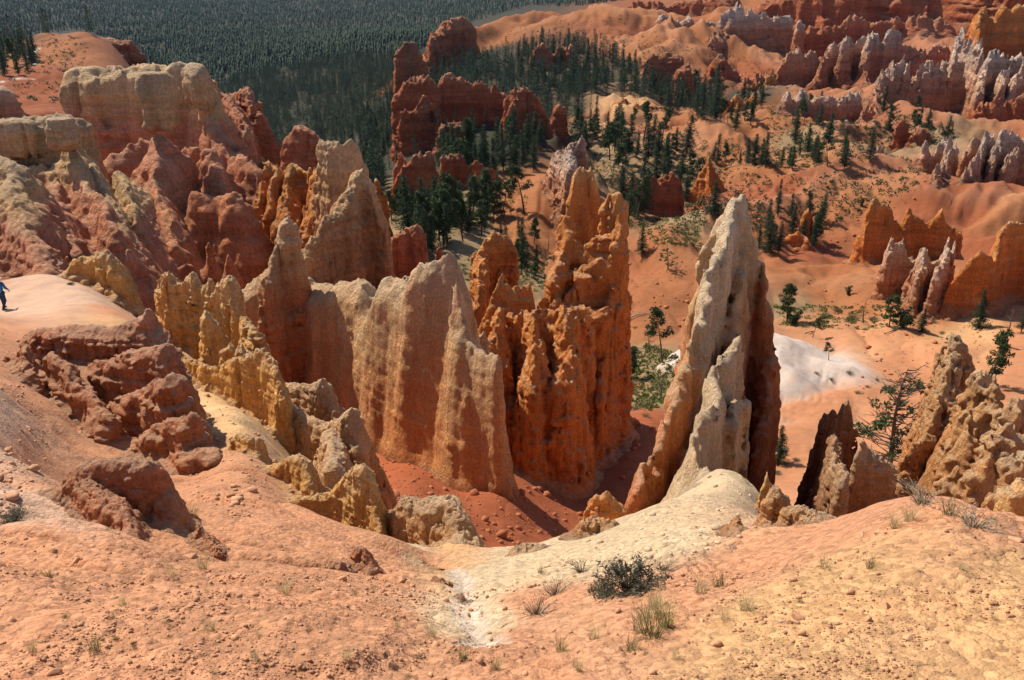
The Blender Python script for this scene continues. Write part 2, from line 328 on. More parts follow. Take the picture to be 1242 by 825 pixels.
# bare badland ridges: a crest line with even, gullied slopes on both sides
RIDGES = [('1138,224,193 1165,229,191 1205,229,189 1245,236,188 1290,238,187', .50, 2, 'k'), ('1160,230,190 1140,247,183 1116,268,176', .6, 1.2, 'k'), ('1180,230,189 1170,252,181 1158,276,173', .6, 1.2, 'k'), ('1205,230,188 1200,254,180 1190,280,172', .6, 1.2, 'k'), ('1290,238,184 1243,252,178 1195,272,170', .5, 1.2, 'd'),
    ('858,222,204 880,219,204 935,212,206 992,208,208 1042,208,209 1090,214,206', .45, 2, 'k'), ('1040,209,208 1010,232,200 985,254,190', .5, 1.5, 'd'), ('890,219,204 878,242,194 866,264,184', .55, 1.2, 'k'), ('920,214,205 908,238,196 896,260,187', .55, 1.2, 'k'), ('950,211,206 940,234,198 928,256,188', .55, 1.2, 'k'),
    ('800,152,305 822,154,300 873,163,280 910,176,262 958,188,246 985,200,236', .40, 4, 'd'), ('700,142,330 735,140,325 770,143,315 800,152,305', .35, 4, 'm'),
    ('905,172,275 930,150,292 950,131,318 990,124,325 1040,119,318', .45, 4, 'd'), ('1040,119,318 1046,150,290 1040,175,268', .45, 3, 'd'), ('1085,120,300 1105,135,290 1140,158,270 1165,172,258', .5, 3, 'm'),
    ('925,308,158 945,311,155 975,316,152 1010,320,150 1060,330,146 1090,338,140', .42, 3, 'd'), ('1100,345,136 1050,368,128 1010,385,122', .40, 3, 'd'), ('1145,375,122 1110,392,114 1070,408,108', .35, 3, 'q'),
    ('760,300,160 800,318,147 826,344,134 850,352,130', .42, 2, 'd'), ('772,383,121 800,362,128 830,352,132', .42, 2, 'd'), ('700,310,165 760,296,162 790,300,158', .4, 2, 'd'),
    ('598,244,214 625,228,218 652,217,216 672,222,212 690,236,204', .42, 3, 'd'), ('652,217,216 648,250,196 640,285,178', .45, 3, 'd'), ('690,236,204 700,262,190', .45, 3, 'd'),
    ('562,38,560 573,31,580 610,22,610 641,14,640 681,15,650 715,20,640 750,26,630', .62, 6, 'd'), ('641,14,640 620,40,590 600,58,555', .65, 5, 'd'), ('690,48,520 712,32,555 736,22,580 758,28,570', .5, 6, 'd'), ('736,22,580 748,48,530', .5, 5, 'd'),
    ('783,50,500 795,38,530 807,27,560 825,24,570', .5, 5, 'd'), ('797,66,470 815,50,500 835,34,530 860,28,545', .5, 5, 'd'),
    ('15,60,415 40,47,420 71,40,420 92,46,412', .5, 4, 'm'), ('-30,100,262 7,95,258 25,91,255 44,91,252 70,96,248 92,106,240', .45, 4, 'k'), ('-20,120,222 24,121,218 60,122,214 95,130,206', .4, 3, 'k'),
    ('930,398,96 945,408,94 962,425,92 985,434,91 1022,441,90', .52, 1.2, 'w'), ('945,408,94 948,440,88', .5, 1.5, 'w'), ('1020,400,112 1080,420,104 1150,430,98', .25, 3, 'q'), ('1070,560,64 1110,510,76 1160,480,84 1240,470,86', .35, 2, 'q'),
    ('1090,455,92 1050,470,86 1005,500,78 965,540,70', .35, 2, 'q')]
for txt, m_, r0, kc in RIDGES:
    q = []
    t_ = [[float(t) for t in tk.split(',')] for tk in txt.split()]
    q = P([v[0] for v in t_], [v[1] for v in t_], np.array([v[2] for v in t_])) if all(len(v) > 2 for v in t_) else None
    if q is None:
        k_ = [i for i, v in enumerate(t_) if len(v) > 2]
        q = P([v[0] for v in t_], [v[1] for v in t_], np.interp(range(len(t_)), k_, [t_[i][2] for i in k_]))
    reach = 0.16 * q[:, 1].mean() + 8
    i0, i1 = np.searchsorted(GY, q[:, 1].min() - reach), np.searchsorted(GY, q[:, 1].max() + reach)
    j0, j1 = np.searchsorted(GA, (q[:, 0] - reach).min() / q[:, 1].min() if (q[:, 0] - reach).min() < 0 else (q[:, 0] - reach).min() / q[:, 1].max()), np.searchsorted(GA, ((q[:, 0] + reach) / q[:, 1]).max() + .02)
    j0 = max(0, j0 - 10); sx, sy = XX[i0:i1, j0:j1], YY[i0:i1, j0:j1]
    if sx.size == 0: continue
    sc = 0.035 * q[:, 1].mean()
    ux = sx + .35 * sc * fbm(sx / sc, sy / sc, 0 * sx, 2, 61); uy = sy + .35 * sc * fbm(sx / sc, sy / sc, 0 * sx + 5, 2, 62)
    bd = np.full(sx.shape, 1e9); bz = np.zeros_like(bd); bt = np.zeros_like(bd); acc_l = 0
    for a, b in zip(q[:-1], q[1:]):
        e = b[:2] - a[:2]; L2 = float(e @ e)
        t = np.clip(((ux - a[0]) * e[0] + (uy - a[1]) * e[1]) / L2, 0, 1)
        d = np.hypot(ux - a[0] - t * e[0], uy - a[1] - t * e[1]); w_ = d < bd
        bd = np.where(w_, d, bd); bz = np.where(w_, a[2] + t * (b[2] - a[2]), bz); bt = np.where(w_, acc_l + t * math.sqrt(L2), bt); acc_l += math.sqrt(L2)
    gl = np.clip(ridge(bt / (0.5 * sc) + .4 * vn(sx / sc, sy / sc, 0 * sx, 65), bd / (4 * sc), 0 * sx, 63), 0, 1) ** 2 + .4 * np.clip(ridge(bt / (0.2 * sc), bd / (3 * sc), 0 * sx, 64), 0, 1) ** 2
    zr = bz - (np.sqrt((m_ * bd) ** 2 + r0 * r0 * .12) - r0 * .346) - np.minimum(bd * .10, 0.05 * sc + .03 * bd) * gl * 1.6
    zr = zr - 1.6 * np.maximum(bd - .55 * reach, 0)
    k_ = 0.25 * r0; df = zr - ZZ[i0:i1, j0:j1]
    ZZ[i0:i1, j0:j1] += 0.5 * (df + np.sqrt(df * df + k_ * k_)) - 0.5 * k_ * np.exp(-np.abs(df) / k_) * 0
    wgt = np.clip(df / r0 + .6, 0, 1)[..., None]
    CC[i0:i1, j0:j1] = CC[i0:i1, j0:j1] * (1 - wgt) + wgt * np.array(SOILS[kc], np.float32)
# relief at every scale that the picture can show
pix = YY * 0.0013
def fade(lam, lo=3.0): return np.clip((lam / pix - lo) / lo, 0, 1)
for i, (lam, amp, y0) in enumerate([(40, 1.3, 60), (18, .7, 40), (8, .40, 14), (3.5, .20, 5), (1.5, .085, 0), (.6, .040, 0), (.25, .018, 0)]):
    f_ = fade(lam)
    if y0: f_ = f_ * np.clip((YY - y0) / y0, 0, 1)
    if lam < 1: f_ = f_ * np.clip((150 * lam + 4 - YY) / (60 * lam + 1), 0, 1)
    msk = f_ > 0
    if msk.any(): ZZ[msk] += (amp * f_[msk]) * vn(XX[msk] / lam, YY[msk] / lam, XX[msk] * 0 + i, i)
for i, (lam, amp) in enumerate(((1.1, .055), (.34, .030), (.15, .020), (.07, .014), (.036, .008))):                # crumbly clods
    f_ = fade(lam, 1.6) * np.clip((90 * lam + 3 - YY) / (35 * lam + 1), 0, 1); msk = f_ > 0
    x_, y_ = XX[msk], YY[msk]; pt = np.clip(.6 + 1.2 * vn(x_ / .9, y_ / .9, 0 * x_, 50 + i), 0, 1.4)
    ZZ[msk] += amp * f_[msk] * pt * ((1 - np.abs(vn(x_ / lam, y_ / lam, 0 * x_ + i, 55 + i)) * 2.4) * .6 + np.clip(vn(x_ / (1.3 * lam), y_ / (1.3 * lam), 0 * x_ + i, 58 + i) - .15, 0, 1) * 1.8)
# sharp-crested badland spurs over the valley sides, paler on their crests
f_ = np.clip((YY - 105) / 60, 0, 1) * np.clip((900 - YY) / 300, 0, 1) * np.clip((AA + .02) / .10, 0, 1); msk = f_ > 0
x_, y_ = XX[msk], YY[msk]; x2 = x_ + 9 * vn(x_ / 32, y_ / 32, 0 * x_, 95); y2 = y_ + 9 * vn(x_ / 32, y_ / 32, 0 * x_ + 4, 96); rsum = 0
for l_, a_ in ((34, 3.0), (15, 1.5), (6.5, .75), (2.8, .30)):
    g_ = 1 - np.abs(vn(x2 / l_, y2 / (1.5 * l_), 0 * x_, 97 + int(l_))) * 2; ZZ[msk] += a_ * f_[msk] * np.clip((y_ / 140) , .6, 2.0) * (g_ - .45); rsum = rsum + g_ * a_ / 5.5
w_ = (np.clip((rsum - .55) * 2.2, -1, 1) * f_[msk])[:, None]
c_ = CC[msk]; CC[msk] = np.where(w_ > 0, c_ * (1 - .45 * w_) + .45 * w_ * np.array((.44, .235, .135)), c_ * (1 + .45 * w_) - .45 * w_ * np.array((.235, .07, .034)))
# little scarps and steps across the near left slope
f_ = np.clip((YY - 3.2) / 2, 0, 1) * np.clip((26 - YY) / 8, 0, 1) * np.clip((.02 - AA) / .12, 0, 1); msk = f_ > 0
x_, y_ = XX[msk], YY[msk]; sx_ = x_ + .5 * vn(x_ / 1.3, y_ / 1.3, 0 * x_, 81)
for l_, a_ in ((1.3, .22), (.6, .11), (.27, .04)):
    t_ = np.clip(ridge(sx_ / (4.5 * l_), (y_ + .35 * sx_) / l_, 0 * x_, 82), 0, 1); ZZ[msk] -= a_ * f_[msk] * t_ ** 3
# rain-cut rills down the slopes of the badlands
for lam, amp, ya, yb in ((9.0, 1.5, 90, 900), (4.0, .6, 60, 400), (1.3, .06, 10, 60)):
    f_ = np.clip((YY - ya) / ya, 0, 1) * np.clip((yb - YY) / (0.4 * yb), 0, 1)
    msk = f_ > 0
    xw = XX[msk] + lam * fbm(XX[msk] / (3 * lam), YY[msk] / (3 * lam), XX[msk] * 0, 2, 31); yw = YY[msk]
    ZZ[msk] -= amp * f_[msk] * np.clip(ridge(xw / lam, yw / (3.2 * lam), xw * 0, 41), 0, 1) ** 2
BANDS = [('548,676,14 560,692,12.5 572,716,8.6 577,742,6.4 580,768,5', .13, 'u', .05), ('640,672,14 610,684,13 585,705,10', .2, 'c', 0), ('-40,362,43 0,368,42.5 30,362,43 60,356,44.5', 1.7, 'p', 0), ('0,378,40 40,372,42 90,362,44', 1.2, 'p', 0),
         ('3,100,255 22,95,257 38,90,258', 1.0, 'w', 0), ('40,82,300 44,76,320 38,70,340 48,66,350', 1.2, 'w', 0)]
for txt, wd_, kc, dp in BANDS:
    q = []
    for tk in txt.split():
        v = [float(t) for t in tk.split(',')]; q.append(P(v[0], v[1], ydist(v[2])))
    for a, b in zip(q[:-1], q[1:]):
        e = (b - a)[:2]; t = np.clip(((XX - a[0]) * e[0] + (YY - a[1]) * e[1]) / float(e @ e), 0, 1)
        d = np.hypot(XX - a[0] - t * e[0], YY - a[1] - t * e[1]) / (wd_ * (.7 + .5 * vn(XX / (2 * wd_), YY / (2 * wd_), 0 * XX, 91)))
        g_ = np.clip(1.6 - d, 0, 1); CC = CC * (1 - g_[..., None]) + g_[..., None] * np.array(SOILS[kc], np.float32)
        if dp: ZZ -= dp * np.exp(-d * d)
def H(x, y):
    x = np.asarray(x, float); y = np.asarray(y, float)
    return bil(ZZ, np.interp(x / y, GA, np.arange(len(GA))), np.interp(y, GY, np.arange(len(GY))))
_ys = np.exp(np.linspace(math.log(2.0), math.log(5000), 2600))
def ground_at(px, py):
    """Where the line of sight through a point of the picture meets the ground."""
    p = P(px, py, _ys); hit = np.nonzero(p[:, 2] <= H(p[:, 0], p[:, 1]))[0]
    i = hit[0] if len(hit) else len(_ys) - 1
    return np.array([p[i, 0], p[i, 1], H(p[i, 0], p[i, 1])])
nr, nc = ZZ.shape
ids = np.arange(nr * nc).reshape(nr, nc)
quads = np.stack([ids[:-1, :-1], ids[:-1, 1:], ids[1:, 1:], ids[1:, :-1]], -1).reshape(-1, 4)
ground = link('ground', mesh_np('ground', np.stack([XX, YY, ZZ], -1).reshape(-1, 3), quads, M_SOIL, CC.reshape(-1, 3)))
tag(ground, kind='structure')

# ------------------------------------------------------------------ rock builder: a solid field turned into a surface
def surface_nets(Fv, org, h):
    s = Fv > 0
    nx, ny, nz = Fv.shape
    cnt = np.zeros((nx - 1, ny - 1, nz - 1), np.int8)
    for i in (0, 1):
        for j in (0, 1):
            for k in (0, 1): cnt += s[i:nx - 1 + i, j:ny - 1 + j, k:nz - 1 + k]
    I, J, K = np.nonzero((cnt > 0) & (cnt < 8))
    idx = np.full(cnt.shape, -1, np.int32); idx[I, J, K] = np.arange(len(I))
    acc = np.zeros((len(I), 3), np.float32); num = np.zeros(len(I), np.float32)
    cs = [(i, j, k) for i in (0, 1) for j in (0, 1) for k in (0, 1)]
    for a in cs:
        for ax in range(3):
            if a[ax]: continue
            b = list(a); b[ax] = 1
            fa = Fv[I + a[0], J + a[1], K + a[2]]; fb = Fv[I + b[0], J + b[1], K + b[2]]
            c = (fa > 0) != (fb > 0)
            t = np.where(c, fa / np.where(c, fa - fb, 1), 0)
            for q in range(3): acc[:, q] += c * (a[q] + (t if q == ax else 0))
            num += c
    V = (np.stack([I, J, K], 1) + acc / num[:, None]) * h + org
    Q = []
    for ax in range(3):
        o1, o2 = [(1, 2), (2, 0), (0, 1)][ax]
        A = [slice(1, -1)] * 3; A[ax] = slice(0, -1); B = list(A); B[ax] = slice(1, None)
        sa_, sb_ = s[tuple(A)], s[tuple(B)]
        e = np.nonzero(sa_ != sb_)
        if not len(e[0]): continue
        c = [e[q] + (0 if q == ax else 1) for q in range(3)]
        def at(d1, d2):
            cc = list(c); cc[o1] = cc[o1] - d1; cc[o2] = cc[o2] - d2
            return idx[cc[0], cc[1], cc[2]]
        q4 = np.stack([at(1, 1), at(0, 1), at(0, 0), at(1, 0)], 1)
        fl = ~sa_[e]
        q4[fl] = q4[fl][:, ::-1]
        Q.append(q4)
    return V.astype(np.float32), np.concatenate(Q)
def vnormals(V, Q):
    n = np.cross(V[Q[:, 2]] - V[Q[:, 0]], V[Q[:, 3]] - V[Q[:, 1]])
    vn_ = np.zeros_like(V)
    for k in range(4):
        for q in range(3): vn_[:, q] += np.bincount(Q[:, k], n[:, q], len(V))
    return vn_ / np.maximum(np.linalg.norm(vn_, axis=1, keepdims=True), 1e-9)

ROCKS = dict(
    fin=[(0, (.72, .52, .30)), (.14, (.70, .43, .20)), (.34, (.68, .34, .14)), (.62, (.64, .26, .095)), (1, (.54, .18, .06))],
    wall=[(0, (.76, .55, .32)), (.18, (.76, .47, .22)), (.42, (.76, .40, .165)), (.75, (.74, .34, .12)), (1, (.64, .24, .075))],
    orange=[(0, (.76, .39, .135)), (.12, (.76, .30, .075)), (.55, (.72, .23, .048)), (1, (.64, .18, .04))],
    spire=[(0, (.76, .60, .38)), (.2, (.74, .50, .255)), (.32, (.72, .43, .19)), (.42, (.68, .31, .135)), (.6, (.64, .23, .085)), (1, (.58, .19, .065))],
    yellow=[(0, (.80, .51, .24)), (.3, (.82, .44, .13)), (1, (.74, .36, .105))],
    red=[(0, (.58, .25, .13)), (.15, (.53, .175, .072)), (.6, (.48, .138, .05)), (1, (.44, .125, .048))],
    white=[(0, (.74, .57, .44)), (.15, (.70, .47, .32)), (.32, (.60, .27, .14)), (.6, (.52, .18, .08)), (1, (.48, .155, .068))],
    pinkish=[(0, (.76, .59, .45)), (.3, (.74, .46, .29)), (.6, (.62, .29, .15)), (1, (.52, .21, .09))],
    butte=[(0, (.66, .47, .27)), (.22, (.72, .45, .20)), (.31, (.70, .36, .185)), (.36, (.68, .29, .155)), (.7, (.68, .26, .11)), (1, (.66, .225, .07))],
    block=[(0, (.60, .29, .165)), (.3, (.58, .22, .10)), (1, (.60, .25, .105))],
    tan=[(0, (.72, .48, .26)), (.4, (.70, .38, .155)), (1, (.62, .27, .095))],
    amber=[(0, (.72, .50, .28)), (.12, (.68, .38, .165)), (.4, (.64, .29, .10)), (1, (.58, .215, .07))],
    dark=[(0, (.62, .47, .31)), (.16, (.52, .29, .14)), (.4, (.34, .13, .055)), (1, (.28, .095, .045))])
def fill(vals, px):
    """distances given at some points only: in between they run on evenly along the line"""
    k = [i for i, v in enumerate(vals) if v is not None]
    return np.interp(px, [px[i] for i in k], [vals[i] for i in k])
def spine(txt, w=6):
    t = [[float(q) for q in tk.split(',')] for tk in txt.split()]
    run = np.r_[0, np.cumsum([math.hypot(b[0] - a[0], b[1] - a[1]) for a, b in zip(t[:-1], t[1:])])]
    Ys = fill([v[2] if len(v) > 2 else None for v in t], run); ws = fill([v[3] if len(v) > 3 else (w if i == 0 else None) for i, v in enumerate(t)], run)
    Yc = ydist(Ys)
    return np.c_[P([v[0] for v in t], [v[1] for v in t], Yc), ws * Yc / F0]
def rock(name, cat, label, spines, pal, bat=0.2, s=22, fl=1.0, led=1.0, rough=1.0, jag=5, cap=None, vox=1.45, drop=1.5, group=None, mat=None, nose=.7, apron=1.0, span=1.0, flat=False, dip=0.0, holes=(), blobs=()):
    """spines: crest lines (picture x, picture y, distance, half width in px); the rock falls away below them to the ground."""
    sp = [spine(*q[:2]) for q in spines]; bats = [q[2] if len(q) > 2 and q[2] else bat for q in spines]; kms = [q[3] if len(q) > 3 else 1.0 for q in spines]
    al = np.concatenate(sp); Ym = float(al[:, 1].mean()); px_m = Ym / F0
    h = vox * px_m * IW / 1024 * 0.92
    gz = H(al[:, 0], al[:, 1]); zb = gz.min() - drop - 0.02 * Ym
    zt = al[:, 2].max()
    ext = max(al[:, 3].max(), 0) + max(bats) * (zt - zb) * 1.05 + 1.2 * s * px_m
    x0, x1 = al[:, 0].min() - ext, al[:, 0].max() + ext; y0, y1 = al[:, 1].min() - ext, al[:, 1].max() + ext
    z1 = zt + jag * px_m * 1.5 + 3 * h
    n = (x1 - x0) * (y1 - y0) * (z1 - zb) / h ** 3
    if n > 7e6: h *= (n / 7e6) ** (1 / 3)
    gx = np.arange(x0, x1, h, dtype=np.float32); gy = np.arange(y0, y1, h, dtype=np.float32); gzv = np.arange(zb - 2 * h, z1, h, dtype=np.float32)
    X2, Y2 = np.meshgrid(gx, gy, indexing='ij')
    S = s * px_m; sd_ = (hash(label) if False else sum(map(ord, label))) % 97
    wx = X2 + 0.5 * S * fbm(X2 / (2.2 * S), Y2 / (2.2 * S), 0 * X2, 2, sd_); wy = Y2 + 0.5 * S * fbm(X2 / (2.2 * S), Y2 / (2.2 * S), 0 * X2 + 7, 2, sd_ + 1)
    Fv = np.full((len(gx), len(gy), len(gzv)), -1e3, np.float32); ZT = np.full(X2.shape, -1e3, np.float32)
    def pk(l, k): return (1 - np.abs(vn(X2 / (l * S), Y2 / (l * S), 0 * X2, sd_ + k)) * 2.2)
    jn = (.75 * pk(.42, 2) + .55 * pk(.2, 13) + .8 * vn(X2 / (0.9 * S), Y2 / (0.9 * S), 0 * X2, sd_ + 9) + .3 * pk(.1, 14) - .45) * jag * px_m
    Hg = H(X2, np.maximum(Y2, 1.0)).astype(np.float32)
    for q, bat in zip(sp, bats):
        bd = np.full(X2.shape, 1e9, np.float32); bz = np.zeros_like(bd); bw = np.zeros_like(bd)
        segs = range(max(1, len(q) - 1))
        for i in segs:
            a, b = q[i], q[min(i + 1, len(q) - 1)]
            e = b[:2] - a[:2]; L2 = max(float(e @ e), 1e-9)
            t = np.clip(((wx - a[0]) * e[0] + (wy - a[1]) * e[1]) / L2, 0, 1) if len(q) > 1 else np.zeros_like(bd)
            d = np.hypot(wx - a[0] - t * e[0], wy - a[1] - t * e[1])
            m_ = d < bd
            bd = np.where(m_, d, bd); bz = np.where(m_, a[2] + t * (b[2] - a[2]), bz); bw = np.where(m_, a[3] + t * (b[3] - a[3]), bw)
        bz = bz + jn * np.clip(1.3 - bd / (bw + S * .3), 0.2, 1)
        ZT = np.maximum(ZT, np.where(bd < bw * 2 + S, bz, -1e3))
        hh = bz[:, :, None] - gzv
        wr = nose * bw[:, :, None] + 0.08 * S
        pr = np.sqrt(np.clip(hh / wr, 0, 1))
        if flat:        # one continuous face under a notched crest
            zr_ = q[:, 2].max(); f0 = (bw[:, :, None] + bat * np.maximum(zr_ - gzv, 0)[None, None, :]) * np.sqrt(np.clip(hh / (bw[:, :, None] + .5 * S), 0, 1)) - bd[:, :, None]
        else: f0 = bw[:, :, None] * pr + bat * np.maximum(hh, 0) - bd[:, :, None]
        f = np.where(hh > 0, f0, hh - np.maximum(bd - bw * .3, 0)[:, :, None])
        np.maximum(Fv, f, out=Fv)
    for (cx_, cy_, cY, rx, rz, ry) in blobs:
        cY = float(ydist(cY)); c = P(cx_, cy_, cY); u_ = cY / F0
        ZT = np.maximum(ZT, np.where(np.hypot(wx - c[0], wy - c[1]) < (rx + 6) * u_, c[2] + rz * u_, -1e3))
        e_ = (np.abs((wx - c[0]) / (rx * u_)) ** 3 + np.abs((wy - c[1]) / (ry * u_)) ** 3)[:, :, None] + (np.abs((gzv - c[2]) / (rz * u_)) ** 4)[None, None, :]
        np.maximum(Fv, (1 - e_ ** (1 / 3)) * min(rx, ry) * u_, out=Fv)
    gh = np.clip(1 - (gzv[None, None, :] - Hg[:, :, None]) / (1.1 * S), 0, 1.6)
    Fv += np.where(Fv > -1.5 * S, .42 * apron * S * gh * gh, 0)                  # the foot spreads into a talus apron
    wmin = float(np.percentile([q[:, 3].max() for q in sp], 60))
    A = min(1.0, wmin / (0.36 * S)) * S
    band = np.nonzero(np.abs(Fv) < 0.75 * A + 2 * h)
    bx, by, bzv = gx[band[0]], gy[band[1]], gzv[band[2]]
    dep = np.clip((ZT[band[0], band[1]] - bzv) / (0.5 * S), 0.25, 1)
    # flutes and clefts run down the faces, ledges run along the layers
    rg = np.clip(ridge(bx / S, by / S, bzv / (9 * S), sd_ + 3), 0, 1) ** 2
    n1 = vn(bx / (0.42 * S), by / (0.42 * S), bzv / (3.0 * S), sd_ + 4)
    zz = bzv + 0.12 * S * vn(bx / (1.5 * S), by / (1.5 * S), 0 * bx, sd_ + 5)
    st = vn(0 * bx + bx / (9 * S), by / (9 * S), zz / (0.42 * S), sd_ + 6) + 0.6 * vn(0 * bx + bx / (6 * S), by / (6 * S), zz / (0.15 * S), sd_ + 7)
    st = np.tanh(2.2 * st)
    n3 = fbm(bx / (0.55 * S), by / (0.55 * S), bzv / (0.55 * S), 3, sd_ + 8)
    n4 = 0; tt = 0
    for q_, (l_, a_) in enumerate(((.5, 1), (.25, .6), (.12, .36), (.06, .2))):       # rounded knobs with sharp creases between
        if l_ * S < 2.2 * h: break
        n4 = n4 + a_ * (np.abs(vn(bx / (l_ * S), by / (l_ * S), bzv / (1.4 * l_ * S), sd_ + 15 + q_)) * 2 - .5); tt += a_
    n4 = n4 / max(tt, .1)
    crk = np.clip(ridge(bx / (.8 * S) + .25 * n1, by / (.8 * S), bzv / (5 * S), sd_ + 23) * 4 - 3.1, 0, 1) + .8 * np.clip(ridge(bx / (3 * S), by / (3 * S), zz / (.5 * S), sd_ + 24) * 4 - 3.2, 0, 1)
    Fv[band] += A * dep * (fl * (-0.26 * rg + 0.11 * n1 + 0.06) - .20 * crk * min(led, 1) + led * 0.075 * st + rough * (0.13 * n3 + 0.13 * n4))
    for (hx, hy, hY, hr) in holes:
        c = P(hx, hy, hY); r = hr * hY / F0
        dx = (gx - c[0])[:, None, None]; dy = (gy - c[1])[None, :, None]; dz = (gzv - c[2])[None, None, :]
        np.minimum(Fv, np.sqrt(dx * dx + dy * dy * 0.05 + dz * dz * 0.5) - r, out=Fv)
    Fv[:, :, 0] = -1; Fv[0] = -1; Fv[-1] = -1; Fv[:, 0] = -1; Fv[:, -1] = -1; Fv[:, :, -1] = -1
    V, Q = surface_nets(Fv, np.array([gx[0], gy[0], gzv[0]], np.float32), np.float32(h))
    # drop what lies well under the ground, and loose crumbs
    keep = (V[:, 2] > H(V[:, 0], np.maximum(V[:, 1], 1.2)) - max(0.8, 0.012 * Ym) - 3 * h)
    Q = Q[keep[Q].any(1)]
    lab = np.arange(len(V))
    for _ in range(60):
        m_ = lab[Q].min(1); l2 = lab.copy()
        for k in range(4): np.minimum.at(l2, Q[:, k], m_)
        l2 = l2[l2]
        if (l2 == lab).all(): break
        lab = l2
    big = np.bincount(lab[Q[:, 0]], minlength=len(V)); Q = Q[big[lab[Q[:, 0]]] > 0.04 * len(Q)]
    us = np.unique(Q); rm = np.full(len(V), -1); rm[us] = np.arange(len(us)); V = V[us]; Q = rm[Q]
    stops = ROCKS[pal]
    z_base = np.percentile(gz, 30)
    zt_v = np.full(len(V), zt, np.float32)
    if dip:
        bd = np.full(len(V), 1e9); bz = np.zeros(len(V))
        for a, b in zip(sp[0][:-1], sp[0][1:]):
            e = b[:2] - a[:2]; t = np.clip(((V[:, 0] - a[0]) * e[0] + (V[:, 1] - a[1]) * e[1]) / max(float(e @ e), 1e-9), 0, 1)
            d = np.hypot(V[:, 0] - a[0] - t * e[0], V[:, 1] - a[1] - t * e[1]); w_ = d < bd; bd = np.where(w_, d, bd); bz = np.where(w_, a[2] + t * (b[2] - a[2]), bz)
        zt_v = zt_v + dip * (bz - zt)
    fr = (zt_v - V[:, 2]) / max(zt - z_base, 0.1) + 0.07 * fbm(V[:, 0] / (1.5 * S), V[:, 1] / (1.5 * S), V[:, 2] / (.5 * S), 3, sd_ + 11)
    km = np.full(len(V), kms[0]); best = np.full(len(V), 1e9)
    if len(set(kms)) > 1:
        for q, kq, bq in zip(sp, kms, bats):
            for a, b in zip(q[:-1], q[1:]):
                e = b[:2] - a[:2]; t = np.clip(((V[:, 0] - a[0]) * e[0] + (V[:, 1] - a[1]) * e[1]) / max(float(e @ e), 1e-9), 0, 1)
                hq = a[2] + t * (b[2] - a[2]) - V[:, 2]
                d = np.hypot(V[:, 0] - a[0] - t * e[0], V[:, 1] - a[1] - t * e[1]) - (a[3] + t * (b[3] - a[3])) - bq * np.maximum(hq, 0) + 3 * np.maximum(-hq - .3 * S, 0)
                w_ = d < best; best = np.where(w_, d, best); km = np.where(w_, kq, km)
    fr = fr * km * span
    xs = [q[0] for q in stops]; cl = np.stack([np.interp(fr, xs, [q[1][k] for q in stops]) for k in range(3)], 1)
    ghv = (V[:, 2] - H(V[:, 0], np.maximum(V[:, 1], 1.0))) / S
    wg = np.clip(.75 - ghv * 1.5 + .3 * fbm(V[:, 0] / (.4 * S), V[:, 1] / (.4 * S), V[:, 2] / (.4 * S), 2, 3), 0, 1)[:, None]
    ia = np.interp(V[:, 0] / V[:, 1], GA, np.arange(len(GA))).astype(int); il = np.interp(V[:, 1], GY, np.arange(len(GY))).astype(int)
    cl = cl * (1 - wg) + wg * CC[il, ia]
    mt = mat or (M_NEAR if Ym < 24 else M_CLOSE if Ym < 62 else M_MID if Ym < 180 else M_FAR)
    base = P(al[:, 0].mean() * 0, 0, 1) * 0 + np.array([al[:, 0].mean(), al[:, 1].mean(), float(gz.mean())])
    nrm = vnormals(V, Q)
    if cap is not None:
        up_ = (fr[Q].mean(1) < cap)
        if up_.sum() < 40 or (~up_).sum() < 40: cap = None
    def part(nm, fs, par):
        us = np.unique(fs); rm = np.full(len(V), -1); rm[us] = np.arange(len(us))
        return link(nm, mesh_np(nm, V[us] - base, rm[fs], mt, cl[us], normals=nrm[us] if cap is not None else None), par, None)
    o = part(name, Q if cap is None else Q[~up_], None); o.location = base
    tag(o, label, cat, group)
    if cap is not None: part('cap_rock', Q[up_], o)
    return o

# ------------------------------------------------------------------ the rocks, far to near
FARG = None
# far right wall country
rock('cliff', 'cliff', 'long dark red cliff wall across the top right corner, behind all the pinnacle ridges',
     [("925,2,640 960,-12 1010,-24,620 1080,-30 1150,-28,600 1230,-22,570 1300,-18,540", 14)], 'red', bat=.25, s=34, fl=1.3, jag=5)
rock('rock_wall', 'rock wall', 'low red crenellated wall on the skyline above the smooth pink domes',
     [("770,6,700 790,3 815,5 835,2 860,0 885,-6", 4)], 'red', bat=.2, s=16, jag=5)
rock('rock_wall', 'rock wall', 'white-topped wall with a toothed crest below the far red cliff, left of the slim detached pinnacle',
     [("874,24,540,5 888,18 898,20 907,15 918,21 926,20 937,17 946,22 956,24", 5), ("876,30,540 866,44,525 858,62,510", 4)], 'white', bat=.16, s=15, jag=10, fl=1.3, span=.6, cap=.24)
rock('pinnacle', 'pinnacle', 'slim white-capped pinnacle standing apart beside the white-topped wall', [("971,23,520 972,26", 4)], 'white', bat=.10, s=10, jag=2, cap=.3)
rock('rock_wall', 'rock wall', 'long orange wall with a balanced white knob and pale square block on its crest',
     [("898,104,405,4 920,96 938,92 955,66 963,60 969,72 987,66 999,74 1006,60 1019,56 1030,54 1040,55,425 1050,44 1058,42 1074,42 1091,41 1095,58 1120,60 1150,60", 6),
      ("1032,41,414 1033,43", 2.5), ("1059,44,422 1052,75,410 1046,100,400", 4), ("1000,75,412 985,100,400", 3)], 'white', bat=.13, s=16, jag=8, fl=1.3, span=.7, cap=.22)
